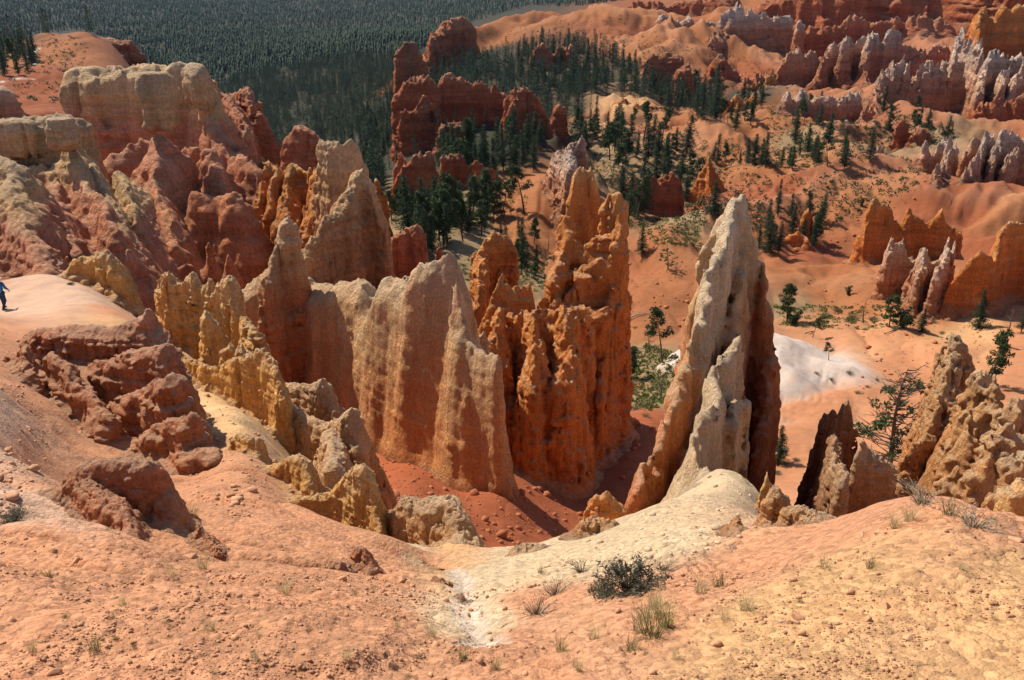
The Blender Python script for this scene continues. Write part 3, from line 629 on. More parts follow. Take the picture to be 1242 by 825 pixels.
rock('rock_fin', 'rock fin', 'broad red-orange fin with a stepped summit at the right edge, above the white spiky ridge',
     [("1168,46,430,3 1176,34 1184,16 1192,9 1198,20 1204,24 1212,10 1226,8 1245,6 1280,10", 6), ("1193,14,428 1186,40,410 1178,64,396", 3)], 'orange', bat=.12, s=16, jag=5)
rock('pinnacle_ridge', 'pinnacle ridge', 'ridge of tall white spiky pinnacles over a pink base, ending in a long orange spur',
     [("1056,118,335,3 1066,104 1078,90 1084,94,340 1095,70 1101,90 1108,92 1116,80 1122,76 1130,82 1138,86 1145,70 1151,84 1157,62 1163,86 1170,84", 5),
      ("1080,90,338 1068,110,325 1058,130,312 1050,148,300", 4), ("1170,46,365 1176,60 1182,66 1184,84,345", 4)], 'white', bat=.12, s=14, jag=14, fl=1.3, span=.42, cap=.3)
rock('pinnacle_ridge', 'pinnacle ridge', 'flat-topped buff wall with pale ribs at the right edge under the stepped red fin',
     [("1186,90,330,4 1194,80 1199,71 1206,69 1222,70 1245,70 1275,72", 6), ("1200,72,328 1192,98,316 1184,115,306", 3), ("1222,84,325 1214,104,312", 3), ("1236,84,325 1226,108,312", 3)], 'pinkish', bat=.12, s=13, jag=8, fl=1.3)
rock('rock_outcrop', 'rock outcrop', 'row of small pale orange stubs along the crest of the brushy tan dome', [("948,122,318,3 955,113 962,118 970,112 980,119 990,115 1000,120 1012,115 1020,120 1030,116 1040,116", 3)], 'pinkish', bat=.25, s=10, jag=6)
rock('rock_outcrop', 'rock outcrop', 'blocky orange outcrop beside dark firs, left of the brushy tan dome', [("876,124,330,4 884,119 893,118 903,121 912,117 919,122", 5)], 'orange', bat=.14, s=13, jag=6)
rock('rock_tower', 'rock tower', 'rounded red tower under the left end of the white-topped wall', [("866,76,440,5 873,68 882,74 890,80", 6)], 'red', bat=.14, s=14, jag=4)
rock('rock_outcrop', 'rock outcrop', 'small red stack among firs, left of the rounded red tower', [("826,86,400,3 832,80 838,78", 4)], 'red', bat=.2, s=10, jag=4)
rock('pinnacle', 'pinnacle', 'dark narrow pinnacle in the brushy hollow under the white spiky ridge', [("1091,148,262 1096,143 1101,149", 4)], 'red', bat=.10, s=10, jag=3)
rock('pinnacle', 'pinnacle', 'squat dark pinnacle in the brushy hollow, right of the narrow one', [("1112,160,255 1118,154 1124,158", 4)], 'red', bat=.2, s=10, jag=3)
rock('rock_outcrop', 'rock outcrop', 'row of little orange teeth behind the crest of the bare pink hill', [("774,131,330,3 782,128 792,131 802,129 812,137 824,140 832,138 844,144 856,154", 3)], 'orange', bat=.2, s=10, jag=7)
rock('rock_outcrop', 'rock outcrop', 'lone orange knob among firs at the left end of the little orange teeth', [("748,129,335 756,117 763,128", 4)], 'orange', bat=.2, s=10, jag=4)
rock('rock_outcrop', 'rock outcrop', 'broken orange ridge climbing left to the balanced-knob wall, among firs', [("893,120,372,3 902,108 912,104 920,112 930,98 938,92,388", 4), ("906,118,362 915,114 925,120", 3)], 'orange', bat=.2, s=12, jag=9)
rock('rock_outcrop', 'rock outcrop', 'low red fins on the dark slope below the flat-topped buff wall', [("1180,132,300,3 1190,124 1202,130 1214,120 1226,126 1245,118", 4)], 'red', bat=.3, s=12, jag=9)
rock('rock_wall', 'rock wall', 'dim red wall behind the slim pinnacle, above the balanced-knob wall', [("955,34,560,4 985,30 1010,33 1040,26 1075,30 1110,24 1150,28", 6)], 'red', bat=.2, s=18, jag=7)
rock('rock_outcrop', 'rock outcrop', 'pink stub pinnacles on the flank of the brushy tan dome', [("1003,158,272,3 1010,150 1018,156 1028,149 1036,158", 3)], 'pinkish', bat=.25, s=10, jag=7)
rock('rock_outcrop', 'rock outcrop', 'eroded pink ribs on the slope left of the white-topped wall', [("812,40,560,3 824,30,575 838,22,590", 3, .45), ("840,52,530,3 850,38,550 862,26,570", 3, .45), ("800,30,590,3 810,22,600", 3, .45)], 'pinkish', bat=.4, s=14, jag=5)
# far centre
rock('rock_outcrop', 'rock outcrop', 'red outcrop at the left foot of the far pink domes, edge of the forest', [("538,28,520,4 545,23 556,22 568,25 574,32", 5), ("545,25,518 530,40,500 522,50,488", 4)], 'red', bat=.2, s=12, jag=4)
rock('rock_tower', 'rock tower', 'rounded dark red tower alone in the forest above the big red fins', [("486,60,400,4 492,51 500,48 508,52 512,62", 6)], 'red', bat=.12, s=12, jag=3)
rock('rock_wall', 'rock wall', 'red crenellated wall half hidden in dark firs below the pink domes', [("648,60,450,3 655,56 668,63 680,57 692,56", 4)], 'red', bat=.2, s=10, jag=6)
rock('rock_wall', 'rock wall', 'red wall with pale crest in shade of firs, right of the dark gap below the domes', [("782,76,420,4 790,64 800,69 812,67 828,68", 5), ("786,76,418 782,92,405", 3)], 'red', bat=.15, s=13, jag=4)
rock('rock_tower', 'rock tower', 'stout red tower with stepped front, leftmost of the big red fins in the forest',
     [("485,112,292,5 490,100 500,97 511,93 520,97 526,106", 7), ("486,132,280,4 498,130 508,118 516,116 522,126 529,134", 6)], 'red', bat=.09, s=15, jag=5)
rock('rock_fin', 'rock fin', 'widest red fin in the forest with a long notched crest',
     [("535,100,296,4 540,93 555,93 564,100 572,102 582,98 594,103 603,106 612,114", 7)], 'red', bat=.09, s=15, jag=5)
rock('rock_fin', 'rock fin', 'red fin with jagged crest sloping right, between the widest fin and the leaning wedge',
     [("620,116,290,4 626,110 634,105 646,111 656,126 664,138", 6), ("630,112,286 618,140,276", 3)], 'red', bat=.10, s=13, jag=6)
rock('rock_fin', 'rock fin', 'leaning wedge-shaped red fin, rightmost of the big fins in the forest', [("666,150,284,4 672,134 680,126 686,130", 6)], 'red', bat=.09, s=13, jag=4)
rock('rock_tower', 'rock tower', 'flat-topped square red tower standing in front of the gap between the big fins', [("537,152,266,5 543,149 556,149 562,152", 7)], 'red', bat=.10, s=13, jag=3)
rock('rock_fin', 'rock fin', 'dark red ridge rising from trees to a pale jagged top, low left in the forest',
     [("472,232,218,4 478,214 486,202 500,192 512,188 522,188", 6), ("478,203,226 486,192 492,196", 3)], 'red', bat=.10, s=14, jag=6)
rock('rock_wall', 'rock wall', 'dark red wall stepping down right into firs beside the bare pink dome',
     [("536,190,226,4 548,189 560,190 566,200 576,197 586,204 596,208 604,216 610,226", 6)], 'red', bat=.10, s=13, jag=5)
rock('pinnacle', 'pinnacle', 'small bright red pinnacle right behind the pale split summit', [("458,217,190 460,222", 4), ("466,232,190 468,236", 3)], 'orange', bat=.08, s=10, jag=3)
rock('rock_fin', 'rock fin', 'knobbly pale-topped red ridge just left behind the tall orange tower summit',
     [("668,206,208,4 672,190 680,186 688,178,222 696,174 704,166", 5), ("672,192,208 682,188,202 690,186,198 692,200,190", 6)], 'pinkish', bat=.12, s=12, jag=6)
rock('rock_outcrop', 'rock outcrop', 'row of blunt dark red cones under firs, right behind the tall orange tower',
     [("763,218,205,4 770,213 776,220 786,217 793,210 800,220 808,214 815,207 820,218", 4)], 'red', bat=.16, s=12, jag=5)
rock('pinnacle', 'pinnacle', 'small orange witch-hat cone on the crest of the bare red hill', [("857,202,226 861,188 866,203", 3)], 'orange', bat=.42, s=10, jag=3)
# right middle
rock('pinnacle_ridge', 'pinnacle ridge', 'long row of pointed pink pinnacles below the brushy hollow, taller toward the right',
     [("1034,192,214,3 1040,188 1047,192 1054,188 1062,193 1068,190 1076,200 1085,196 1092,190 1099,198 1105,193 1112,196 1122,176 1127,192 1136,190,206 1143,181 1150,182 1158,184", 4),
      ("1150,184,205 1144,205,196 1138,216,190", 4)], 'pinkish', bat=.20, s=12, jag=14, fl=1.3)
rock('pinnacle_ridge', 'pinnacle ridge', 'tall white fluted columns packed together at the right edge, above the shaded red hill',
     [("1162,196,212,3 1170,180 1177,171 1183,186 1190,172 1197,162 1203,163 1207,182 1214,164 1221,170 1229,167 1240,168 1262,170", 5),
      ("1197,166,208 1186,195,198 1172,212,190", 3), ("1214,168,208 1206,195,198", 3), ("1232,180,206 1222,205,196", 3)], 'pinkish', bat=.13, s=11, jag=10, fl=1.3, cap=.4)
rock('rock_wall', 'rock wall', 'broad orange wall with ragged notched crest behind the white fluted cluster',
     [("1042,285,152,4 1046,262 1053,243 1062,244 1072,250 1080,252 1084,270 1092,272 1100,256 1106,262 1120,274 1132,268 1141,254 1148,266 1158,275 1166,276", 6)], 'orange', bat=.14, s=20, jag=6)
rock('rock_outcrop', 'rock outcrop', 'two small rounded orange rocks beside firs, right of the pale spire summit', [("958,283,166,5 964,281 972,286", 6), ("982,256,172,3 985,252 989,262", 4)], 'orange', bat=.10, s=14, jag=3)
rock('rock_outcrop', 'rock outcrop', 'white fluted cluster of weathered pinnacles on bare slope, in front of the broad orange wall',
     [("1072,322,128,4 1077,300 1081,289 1087,302 1094,294 1099,312 1107,308", 6), ("1109,330,124,4 1114,312 1121,306 1128,322 1138,318 1144,306 1149,292 1154,308 1159,294 1158,318", 7), ("1122,310,123 1116,335,119", 4), ("1150,296,123 1140,330,117", 4)],
     'pinkish', bat=.09, s=15, jag=7, rough=1.3)
rock('rock_fin', 'rock fin', 'large smooth orange fin with pale lit left edge, green fir standing against it',
     [("1147,372,116,4 1152,346 1162,330 1172,318 1187,305 1196,312,118 1206,315 1212,300 1217,280 1224,272 1230,266 1240,272,124 1262,276", 8)], 'orange', bat=.13, s=24, fl=.6, jag=4)
# left butte country
rock('rock_butte', 'butte', 'dark red layered butte on the far ridge near the top left corner', [("110,62,385,5 120,50 132,46 146,50 158,49 168,58 174,66", 9)], 'red', bat=.2, s=16, fl=.7, led=1.6, jag=2)
rock('rock_outcrop', 'rock outcrop', 'small red rocks on the winding trail below the far ridge', [("70,78,330 76,70 84,82 80,92,310", 4)], 'red', bat=.3, s=10, jag=4)
rock('hoodoo', 'hoodoo', 'pale pink hoodoo with little head at the left edge, before the dark red mound', [("3,94,150,3 5,103 12,112 18,120", 5), ("-10,112,148 0,106", 8)], 'pinkish', bat=.25, s=18, jag=2, led=.6)
rock('rock_wall', 'rock wall', 'layered dark red fins stepping down right into the forest behind the big capped butte',
     [("262,112,175,5 272,116 284,113 293,105 300,112 305,134,165 318,144 328,160 338,178", 7), ("268,118,168 284,122,160 296,140,152 308,166,146", 6)], 'red', bat=.2, s=18, led=1.5, jag=4)
rock('rock_outcrop', 'rock outcrop', 'rounded dark red knoll in shade beyond the orange wall, before forest', [("350,166,140,6 358,156 366,153 376,156 386,166 392,182", 9)], 'red', bat=.22, s=18, led=1.5, jag=2)
rock('rock_butte', 'butte', 'massive butte with buff flat cap over red walls, largest rock at upper left',
     [("88,90,116,14 100,84 120,86 146,82 165,78 200,80,112 225,78 240,80 246,88", 20), ("110,196,108,4 150,190 200,185,104 250,180 300,200,101", 8, .42), ("193,164,97,6 190,178,95 184,205,92,5 192,250,87 206,300,81", 6, .6),
      ("247,100,110 252,140,107,7 268,164,104 292,190,101 312,204,98", 7, .42), ("252,190,97,4 257,184 264,200 272,232,92", 4, .4), ("296,162,103,4 299,154", 4, .2),
      ("172,168,104 148,178,102 118,198,99 110,212,96", 4, .7), ("240,234,90 262,238 285,232 296,246,88", 6, .35), ("250,292,82 251,298", 6, .2), ("222,318,80 226,322", 5, .3), ("270,308,80 274,318", 5, .2)],
     'butte', bat=.13, s=26, fl=1.5, led=1.5, rough=1.3, jag=5, span=1.15, cap=.30, vox=1.5, drop=3, blobs=((190,120,97,20,38,18), (236,106,107,17,28,16), (112,104,116,26,22,14)))
rock('rock_wall', 'rock wall', 'deep orange wall in shade with a thin lit rim, joining the capped butte to the pale split summit',
     [("300,196,104,8 320,198 340,205 352,200 372,206 392,204,96", 12), ("318,200,101 314,250,94", 8), ("352,204,98 348,262,90", 9), ("384,206,94 380,260,86", 8), ("335,206,98 332,240,93", 6)], 'orange', bat=.16, s=26, jag=5, drop=3, flat=True)
rock('rock_butte', 'butte', 'buff-capped pink rock shoulder with a small window hole at the left edge',
     [("-20,152,92,12 10,146 34,144 48,140 62,138 80,138 88,144", 13), ("-20,200,90,5 40,200,88 96,196,87", 8, .5), ("86,172,88,6 96,200,85,4 108,224,82 124,248,78,4 140,278,74", 4, .6), ("50,207,87,4 66,227,83 78,258,77,4 92,300,71,4", 4, .6), ("14,204,87 30,240,80 40,285,72", 4, .6)],
     'butte', bat=.14, s=28, fl=1.1, led=1.3, rough=1.2, jag=4, cap=.27, holes=((55, 188, 86, 7),), drop=3, blobs=((72,160,86,18,26,14), (18,168,90,24,24,14)))
rock('rock_fin', 'rock fin', 'pink sloping buttress at the left edge, below the buff-capped shoulder', [("-12,190,76,9 2,196 10,216,73 22,252,69 40,300,64 58,330,61", 4)], 'butte', bat=.6, s=26, jag=3)
rock('rock_fin', 'rock fin', 'narrow pink rib crest running down from the saddle left of the big butte', [("98,198,88,5 112,200 126,230,83 142,264,78 154,300,73", 3), ("149,204,90 156,222,86 166,262,80", 3)], 'butte', bat=.6, s=20, jag=3)
# the central group
rock('rock_fin', 'rock fin', 'buff split summit with white ledges stepping down left, behind the long orange wall',
     [("369,308,58,8 376,292 390,276,60 404,258,62 420,232,64 434,208,66 441,206 448,218 454,236 462,256 470,272,65 474,300 480,336", 10),
      ("386,172,72,4 391,168 398,172 404,172 412,178,70 418,170 425,165 432,174 438,184 442,200", 7)], 'fin', bat=.10, s=24, jag=5, cap=.3, drop=3)
rock('rock_tower', 'rock tower', 'small flat-topped red block with white crest, behind the right side of the buff split summit', [("478,282,88,6 488,279 500,277 508,276", 8), ("529,300,92 530,305", 4)], 'red', bat=.06, s=16, jag=4)
rock('hoodoo', 'hoodoo', 'buff leaning hoodoo on the left end of the long orange wall', [("334,280,55,5 339,268 347,261 353,272 354,290", 8), ("340,268,55 332,312,54 322,336,53", 8)], 'fin', bat=.10, s=18, jag=2)
rock('rock_tower', 'rock tower', 'red-orange tower with a white crumbly cap, left of the tallest orange tower',
     [("582,306,72,5 588,290 596,279 603,283 612,286 622,291 626,300", 9), ("584,306,71 578,345,68,6 574,372,66", 8)], 'orange', bat=.08, s=20, jag=5, drop=4)
rock('rock_tower', 'rock tower', 'tallest orange tower with twin summits and steep shaded right wall',
     [("694,240,64,6 700,210 709,205 717,206 721,220 727,240", 9), ("733,244,62,6 738,236 748,234 754,244 752,290,60,8", 9), ("690,268,62,7 686,292 679,318,60 674,340,58", 8),
      ("690,300,62,10 710,290,61 740,280,61", 12), ("676,330,61,12 705,322,60 738,318,60", 14), ("684,380,58,12 735,372,58", 16), ("748,296,61,8 740,360,59 734,430,57 728,480,55", 8)], 'orange', bat=.075, s=26, fl=1.2, rough=1.2, jag=4, drop=5)
rock('pinnacle_ridge', 'pinnacle ridge', 'cluster of pointed orange pinnacles stepping up between the long wall and the tallest orange tower',
     [("584,402,58,5 590,388 600,358 606,342 611,328 617,340 624,346 634,346 643,344 650,372 659,352 666,366", 8), ("668,368,58,6 676,356 684,372 692,352 700,344,59 702,372", 9),
      ("582,412,60,12 610,388,57 640,384,56 680,380,55.5 712,376,56", 17), ("606,372,56 599,430,52.5", 7, .14), ("650,372,55.5 644,450,51", 8, .14), ("690,370,55.5 684,455,51.5", 9, .14)], 'orange', bat=.085, s=22, fl=.8, rough=1.4, jag=9, drop=5, flat=True)
rock('rock_fin', 'rock fin', 'long broad buff and orange wall across the centre, jagged crest peaking toward its right',
     [("298,352,60,7 306,344,59 322,338 340,335 366,336 384,345,56 398,346 412,341,54 424,339 440,343 451,347,52 456,362 461,379,51 468,360 474,341 480,337,50 494,334 500,350 506,345,48.5 512,329 520,323 528,319 536,310 543,307,46.5 549,322 555,338 559,370 564,400,45 572,416", 8), ("552,340,45.6,5 562,385,45 570,412 580,425,44.2 592,431,43.5 602,434,43", 5, .055)],
     'wall', bat=.15, s=30, fl=.45, led=.35, rough=.6, jag=6, cap=.2, vox=1.3, drop=4, flat=True, dip=.8, apron=.5)
rock('pinnacle', 'pinnacle', 'small pale pinnacle behind the dip at the right end of the long wall', [("580,408,52,4 586,400 590,412", 6)], 'fin', bat=.12, s=14, jag=4, drop=3)
# the pale spire
rock('rock_spire', 'rock spire', 'tall pale yellow spire with white crest ridge and deep orange shaded right flank',
     [("855,296,33,7 858,278 864,271 872,270 880,258 887,244 893,237 897,240 903,250 909,268 920,292 926,312", 9, None, 1.25),
      ("891,242,33,8 880,275,32 868,312,31 857,346,30,9 848,378,29.5,9 844,392,29", 9, None, .45), ("926,310,33 934,360,32.5 936,420,32 930,480,31 918,540,30", 9, None, 1.9),
      ("888,406,28,6 880,424 872,448,27 862,486,26 853,520,25.2 848,556,24.4,8 850,590,23.6", 10, None, .5), ("904,476,27,7 896,490 888,516,26", 9, None, .7),
      ("897,310,32.5,12 890,400,31 884,480,29 880,560,26.6", 15, None, 1.35), ("868,400,31,10 856,470,29.4 840,540,27.6 826,590,26.2", 14, None, 1.25),
      ("846,560,24.8,8 856,576,23.4 866,590,22 884,602,20.8", 9, .5, .4), ("838,600,21.6,8 850,606,21", 8, .5, .4),
      ("845,395,29,7 834,430,28.6 826,462,28 816,500,27.4 804,535,26.8 788,566,26.2 772,590,25.6", 7, None, 1.5)],
     'spire', bat=.085, s=26, fl=1.1, rough=1.8, jag=10, cap=.40, vox=1.7, drop=3)
rock('rock_outcrop', 'rock outcrop', 'small orange rock at the edge of the shaded gully, left of the pale spire foot', [("722,602,22,6 732,599 744,606 752,612", 8)], 'orange', bat=.3, s=18, jag=4)
rock('pinnacle', 'pinnacle', 'small yellow spike on the ridge just right of the pale spire foot', [("924,590,19.5,4 930,573 935,588", 5)], 'yellow', bat=.12, s=14, jag=3)
# right foreground pinnacles
rock('rock_outcrop', 'rock outcrop', 'dark brown blades of rock with white crusted knobs in front of the dead pine',
     [("982,560,31,5 992,512 998,504 1008,500", 8), ("1014,510,30,5 1022,490 1028,487 1036,494 1038,520", 8), ("1040,560,27,5 1044,534 1050,548 1060,542 1068,560 1080,572", 7), ("1010,530,29 1012,560,27,6 1030,580,26", 7)],
     'dark', bat=.10, s=22, jag=8, rough=1.4)
rock('pinnacle', 'pinnacle', 'leaning orange pinnacle with crumbly crest at right, left of the knobbly cream rocks',
     [("1154,428,33,6 1158,412 1163,406 1169,411 1175,432 1180,456", 8), ("1152,424,32.6 1142,462,32 1132,500,31.4,7 1120,532,31 1108,550,30.6", 8), ("1150,470,32 1160,520,31", 10, .2)], 'amber', bat=.12, s=22, jag=8, rough=2.0)
rock('rock_outcrop', 'rock outcrop', 'knobbly cream and orange rock heap at the right edge, below the green pine',
     [("1188,466,30,4 1192,446 1197,462", 5), ("1201,470,29.6,4 1206,454 1211,474", 5), ("1180,500,29,9 1196,488 1212,498", 12, .3), ("1162,548,28,8 1174,524 1186,536", 10, .3), ("1222,492,28.6,6 1230,478 1240,486 1256,484", 7, .2), ("1206,528,27.6,8 1222,514 1240,526", 10, .3),
      ("1184,572,26.6,8 1198,552 1212,566", 9, .3), ("1150,580,27,7 1160,566 1172,580", 8, .3), ("1222,560,26.4,8 1238,548 1258,556", 10, .3), ("1206,600,25.4,7 1218,588", 8, .3)], 'amber', bat=.22, s=20, jag=9, rough=2.4)
rock('rock_outcrop', 'rock outcrop', 'rounded yellow stub at the bottom of the right edge, under the cream rock heap', [("1226,590,20 1236,580 1250,584", 9)], 'yellow', bat=.2, s=18, jag=4)
rock('rock_outcrop', 'rock outcrop', 'upright orange stub on the pink crest, left one of a close pair', [("930,606,12.6,8 938,594 946,592 952,602", 9)], 'tan', bat=.10, s=20, jag=4, drop=.6)
rock('rock_outcrop', 'rock outcrop', 'squat orange stub with flat crumbly top, right one of a close pair', [("958,616,12,10 968,613 980,614 992,618,11.7 1006,626", 11)], 'tan', bat=.16, s=20, jag=4, drop=.6)
rock('rock_outcrop', 'rock outcrop', 'low crumbling orange step in the slope below the close pair of stubs', [("886,636,11.6,8 892,628 898,640,11 890,664,10.2 882,684,9.5", 10)], 'tan', bat=.25, s=18, jag=4, drop=.5)
# left foreground ridges
rock('rock_outcrop', 'rock outcrop', 'buff crag with dark crusted top beside the trail, right of the trail bend',
     [("78,330,50,7 84,318 92,311 104,314 116,308 126,306 136,312 144,322 152,338 162,356 168,372,48", 11)], 'yellow', bat=.12, s=22, jag=4)
rock('pinnacle_ridge', 'pinnacle ridge', 'yellow glowing ridge of stubby pinnacles with a boxy knob at its left end',
     [("194,350,40,6 200,331 206,332 213,346 222,346 231,333 240,345 250,350 258,341 263,350,39 271,337 279,334 285,340 288,362 296,384,38 308,404,36", 9), ("194,333,40.5,6 204,331 209,336", 8)], 'yellow', bat=.13, s=20, jag=5)
rock('pinnacle', 'pinnacle', 'bright yellow slab standing in front of the glowing ridge', [("246,382,36,6 250,376 258,384 266,390 272,404", 8)], 'yellow', bat=.10, s=20, jag=4)
rock('rock_outcrop', 'rock outcrop', 'two small rounded yellow lumps just behind the crusted yellow wall', [("272,424,33,6 278,419 286,426", 8), ("294,420,32.6,5 299,416 304,424", 6)], 'yellow', bat=.12, s=16, jag=3)
rock('rock_wall', 'rock wall', 'yellow wall with dark crusted crest curving down to a shaded slope',
     [("198,420,31.5,5 216,428,31 238,437,30.5 256,442 268,444,30 282,434 296,428 308,423 320,424 332,436 338,456 342,480,28.5", 7)], 'yellow', bat=.16, s=22, jag=4)
rock('rock_outcrop', 'rock outcrop', 'pale tan spur with pointed tip, upper of two above the red gully', [("346,468,31,8 366,466 380,463,30.5 390,458 396,470 401,492,30", 9)], 'tan', bat=.30, s=22, jag=3)
rock('rock_outcrop', 'rock outcrop', 'pale tan spur with horn-like tip, lower of two above the red gully',
     [("350,490,29,8 372,504 396,514 412,508,28 420,498 426,493 430,512 434,540,27.5", 9), ("400,520,27.5 404,560,26", 10)], 'tan', bat=.30, s=22, jag=3)
rock('rock_outcrop', 'rock outcrop', 'rounded yellow bluff with crusted brow on the pink slope, left of the curved horn ridge',
     [("318,568,23.2,7 336,562 350,555 362,552 371,560 378,578 384,594,22.4", 10)], 'yellow', bat=.28, s=22, jag=3, drop=.8)
rock('rock_fin', 'rock fin', 'curved horn ridge with dark crusted tip and yellow shaded face above the gully',
     [("352,602,19.6,6 376,603 398,600 412,588,19.4 424,574 434,564 442,561 448,566 453,584 458,612,18.8 462,640,18.4", 9)], 'yellow', bat=.20, s=22, jag=4, drop=.8)
rock('rock_outcrop', 'rock outcrop', 'cream mound with ragged yellow right edge at the lip of the red gully',
     [("478,620,19,14 490,605 512,607 530,605 542,604,18.6 550,622 556,645,18 562,664,17.4", 14)], 'tan', bat=.45, s=22, jag=4, drop=.8)
rock('rock_outcrop', 'rock outcrop', 'small yellow stub ending a low ridge, left of the rounded yellow bluff', [("290,528,24.6,6 304,527 311,530 314,546,24.2", 7)], 'yellow', bat=.3, s=18, jag=3, drop=.8)
rock('rock_outcrop', 'rock outcrop', 'large blocky red-brown outcrop with stepped ledges and crumbly top at left',
     [("34,404,27.5,16 58,396 100,394 142,396,27 164,388 174,377 180,384 186,400", 17), ("84,446,26.8,14 130,436 170,424 198,420,26", 17), ("60,428,26.3,12 84,442,26 104,474,25.5 122,504,25", 22),
      ("116,500,26,14 160,474 208,452,25.2", 18), ("130,546,25.2,14 180,520 222,500,24.4", 18), ("176,566,24.4 232,542,23.8", 14), ("28,420,26.8 32,450,26", 10)],
     'block', bat=.14, s=30, fl=.35, led=1.6, rough=1.3, jag=3, drop=1.2, vox=1.6)
rock('rock_outcrop', 'rock outcrop', 'smaller red-brown block with a steep shaded right face, in front of the large ledgy outcrop',
     [("56,600,13.8,14 84,576 104,562 128,553 156,555 176,557 184,568 192,592,13.3 200,622,13,13 206,650,12.7", 17), ("110,580,13.3 140,610,12.6 160,640,12,10", 20)],
     'block', bat=.28, s=26, fl=.5, led=.9, jag=3, drop=.6, vox=1.6)
rock('rock_outcrop', 'rock outcrop', 'small crumbly orange rock on the pink foreground slope, above the dry gully', [("424,672,11.8,6 432,664 440,663 447,670 452,690,11.4", 8), ("405,686,11.3 415,682", 6)], 'block', bat=.25, s=20, jag=4, drop=.4)
rock('rock_outcrop', 'rock outcrop', 'cream eroded ledge on the lip right of the white wash', [("628,668,14.4,10 648,660 664,664", 9, .4), ("690,648,15.4,8 704,632 722,628 742,634", 9, .35)], 'tan', s=18, jag=6, drop=.5, rough=1.5)
rock('rock_outcrop', 'rock outcrop', 'little stepped orange crag on the slope above the white wash', [("520,712,11.4,8 532,704 545,710", 8, .4), ("556,728,9.6,5 562,722", 6, .35)], 'block', s=16, jag=6, drop=.3, rough=1.6)
rock('rock_outcrop', 'rock outcrop', 'low crumbly red step in the pink slope, below the smaller red-brown block', [("236,640,12.4,6 252,652 268,672,11.6", 7, .4), ("250,690,10.6 262,704,10", 6, .4)], 'block', s=16, jag=6, drop=.3, rough=1.6)
rock('rock_outcrop', 'rock outcrop', 'blunt tan end of a low ridge above the pale dry wash', [("470,678,15,12 492,678 508,684 520,692,14.4 525,706,14", 13)], 'tan', bat=.4, s=20, jag=3, drop=.5)

# ------------------------------------------------------------------ vegetation
class MB:
    """collects loose triangles, leaf cards and tapered tubes for one mesh"""
    def __init__(s): s.v = []; s.f = []; s.n = 0
    def add(s, V, Fc):
        V = np.asarray(V, float); Fc = np.asarray(Fc, int)
        s.v.append(V); s.f.append(Fc + s.n); s.n += len(V)
    def quads(s, c, u, w):
        """cards: centre c, half axes u and w (n,3) as diamonds"""
        c, u, w = map(np.asarray, (c, u, w)); n = len(c)
        V = np.stack([c - u, c - w, c + u, c + w], 1).reshape(-1, 3)
        s.add(V, np.arange(4 * n).reshape(-1, 4))
    def tube(s, pts, rad, k=5):
        pts = np.asarray(pts, float); rad = np.broadcast_to(rad, len(pts))
        d = np.gradient(pts, axis=0); d /= np.linalg.norm(d, axis=1, keepdims=True) + 1e-9
        ref = np.where(np.abs(d[:, 2:3]) > .9, [[1, 0, 0]], [[0, 0, 1]])
        a = np.cross(d, ref); a /= np.linalg.norm(a, axis=1, keepdims=True); b = np.cross(d, a)
        th = np.linspace(0, 2 * pi, k, endpoint=False)
        V = pts[:, None] + rad[:, None, None] * (a[:, None] * np.cos(th)[:, None] + b[:, None] * np.sin(th)[:, None])
        m = len(pts); i = np.arange(m * k).reshape(m, k); r = np.roll(i, -1, 1)
        s.add(V.reshape(-1, 3), np.stack([i[:-1], r[:-1], r[1:], i[1:]], -1).reshape(-1, 4))
        e = np.vstack([V[-1], pts[-1:] + d[-1:] * rad[-1]])
        q = np.arange(k); s.add(e, np.stack([q, np.roll(q, -1), q * 0 + k, q * 0 + k], -1))
    def mesh(s, name, mat, smooth=False):
        return mesh_np(name, np.concatenate(s.v), np.concatenate(s.f), mat, smooth=smooth)
def rnd_dirs(n, r):
    d = r.normal(size=(n, 3)); return d / np.linalg.norm(d, axis=1, keepdims=True)
def spray(mb, c, size, n, r, flat=.5, spread=1.0):
    """a clump of n leaf cards round c"""
    p = c + rnd_dirs(n, r) * (r.random((n, 1)) ** .5) * size * spread * np.array([1, 1, .7])
    u = rnd_dirs(n, r) * size * r.uniform(.22, .5, (n, 1)); u[:, 2] *= flat
    w = np.cross(u, rnd_dirs(n, r)); w *= .45
    mb.quads(p, u, w)
def conifer(seed, Ht=10.0, wid=.225, low=.10, den=1.0, gap=.12):
    r = np.random.default_rng(seed); cr = MB(); tr = MB()
    lean = r.normal(size=2) * .02 * Ht
    tr.tube([[lean[0] * (t ** 2), lean[1] * (t ** 2), t * Ht * .97 - (0.6 if t == 0 else 0)] for t in np.linspace(0, 1, 7)], Ht * .016 * (1.02 - np.linspace(0, 1, 7)), 6)
    z = low
    while z < .99:
        L = Ht * wid * (1 - z) ** .75 * min(1, (z - low + .10) / .16) + .012 * Ht
        for k in range(int(r.integers(5, 8))):
            if r.random() < gap: continue
            a = r.random() * 2 * pi; l = L * r.uniform(.6, 1.12); nb = max(2, int(4.2 * l / (.10 * Ht) * den))
            t = (np.arange(nb) + .6) / nb
            x = t * l; zz = z * Ht - .28 * l * t ** 1.3 + .12 * l * t ** 2.5
            c = np.stack([np.cos(a) * x + lean[0] * z * z, np.sin(a) * x + lean[1] * z * z, zz + r.normal(size=nb) * .006 * Ht], 1)
            if z < .6 and r.random() < .5: tr.tube([[lean[0] * z * z, lean[1] * z * z, z * Ht], c[-1]], [Ht * .004, Ht * .0015], 3)
            for q in c: spray(cr, q, .050 * Ht, 6, r)
        z += r.uniform(.022, .04)
    spray(cr, np.array([lean[0], lean[1], .985 * Ht]), .02 * Ht, 5, r, 2.0)
    return tr, cr
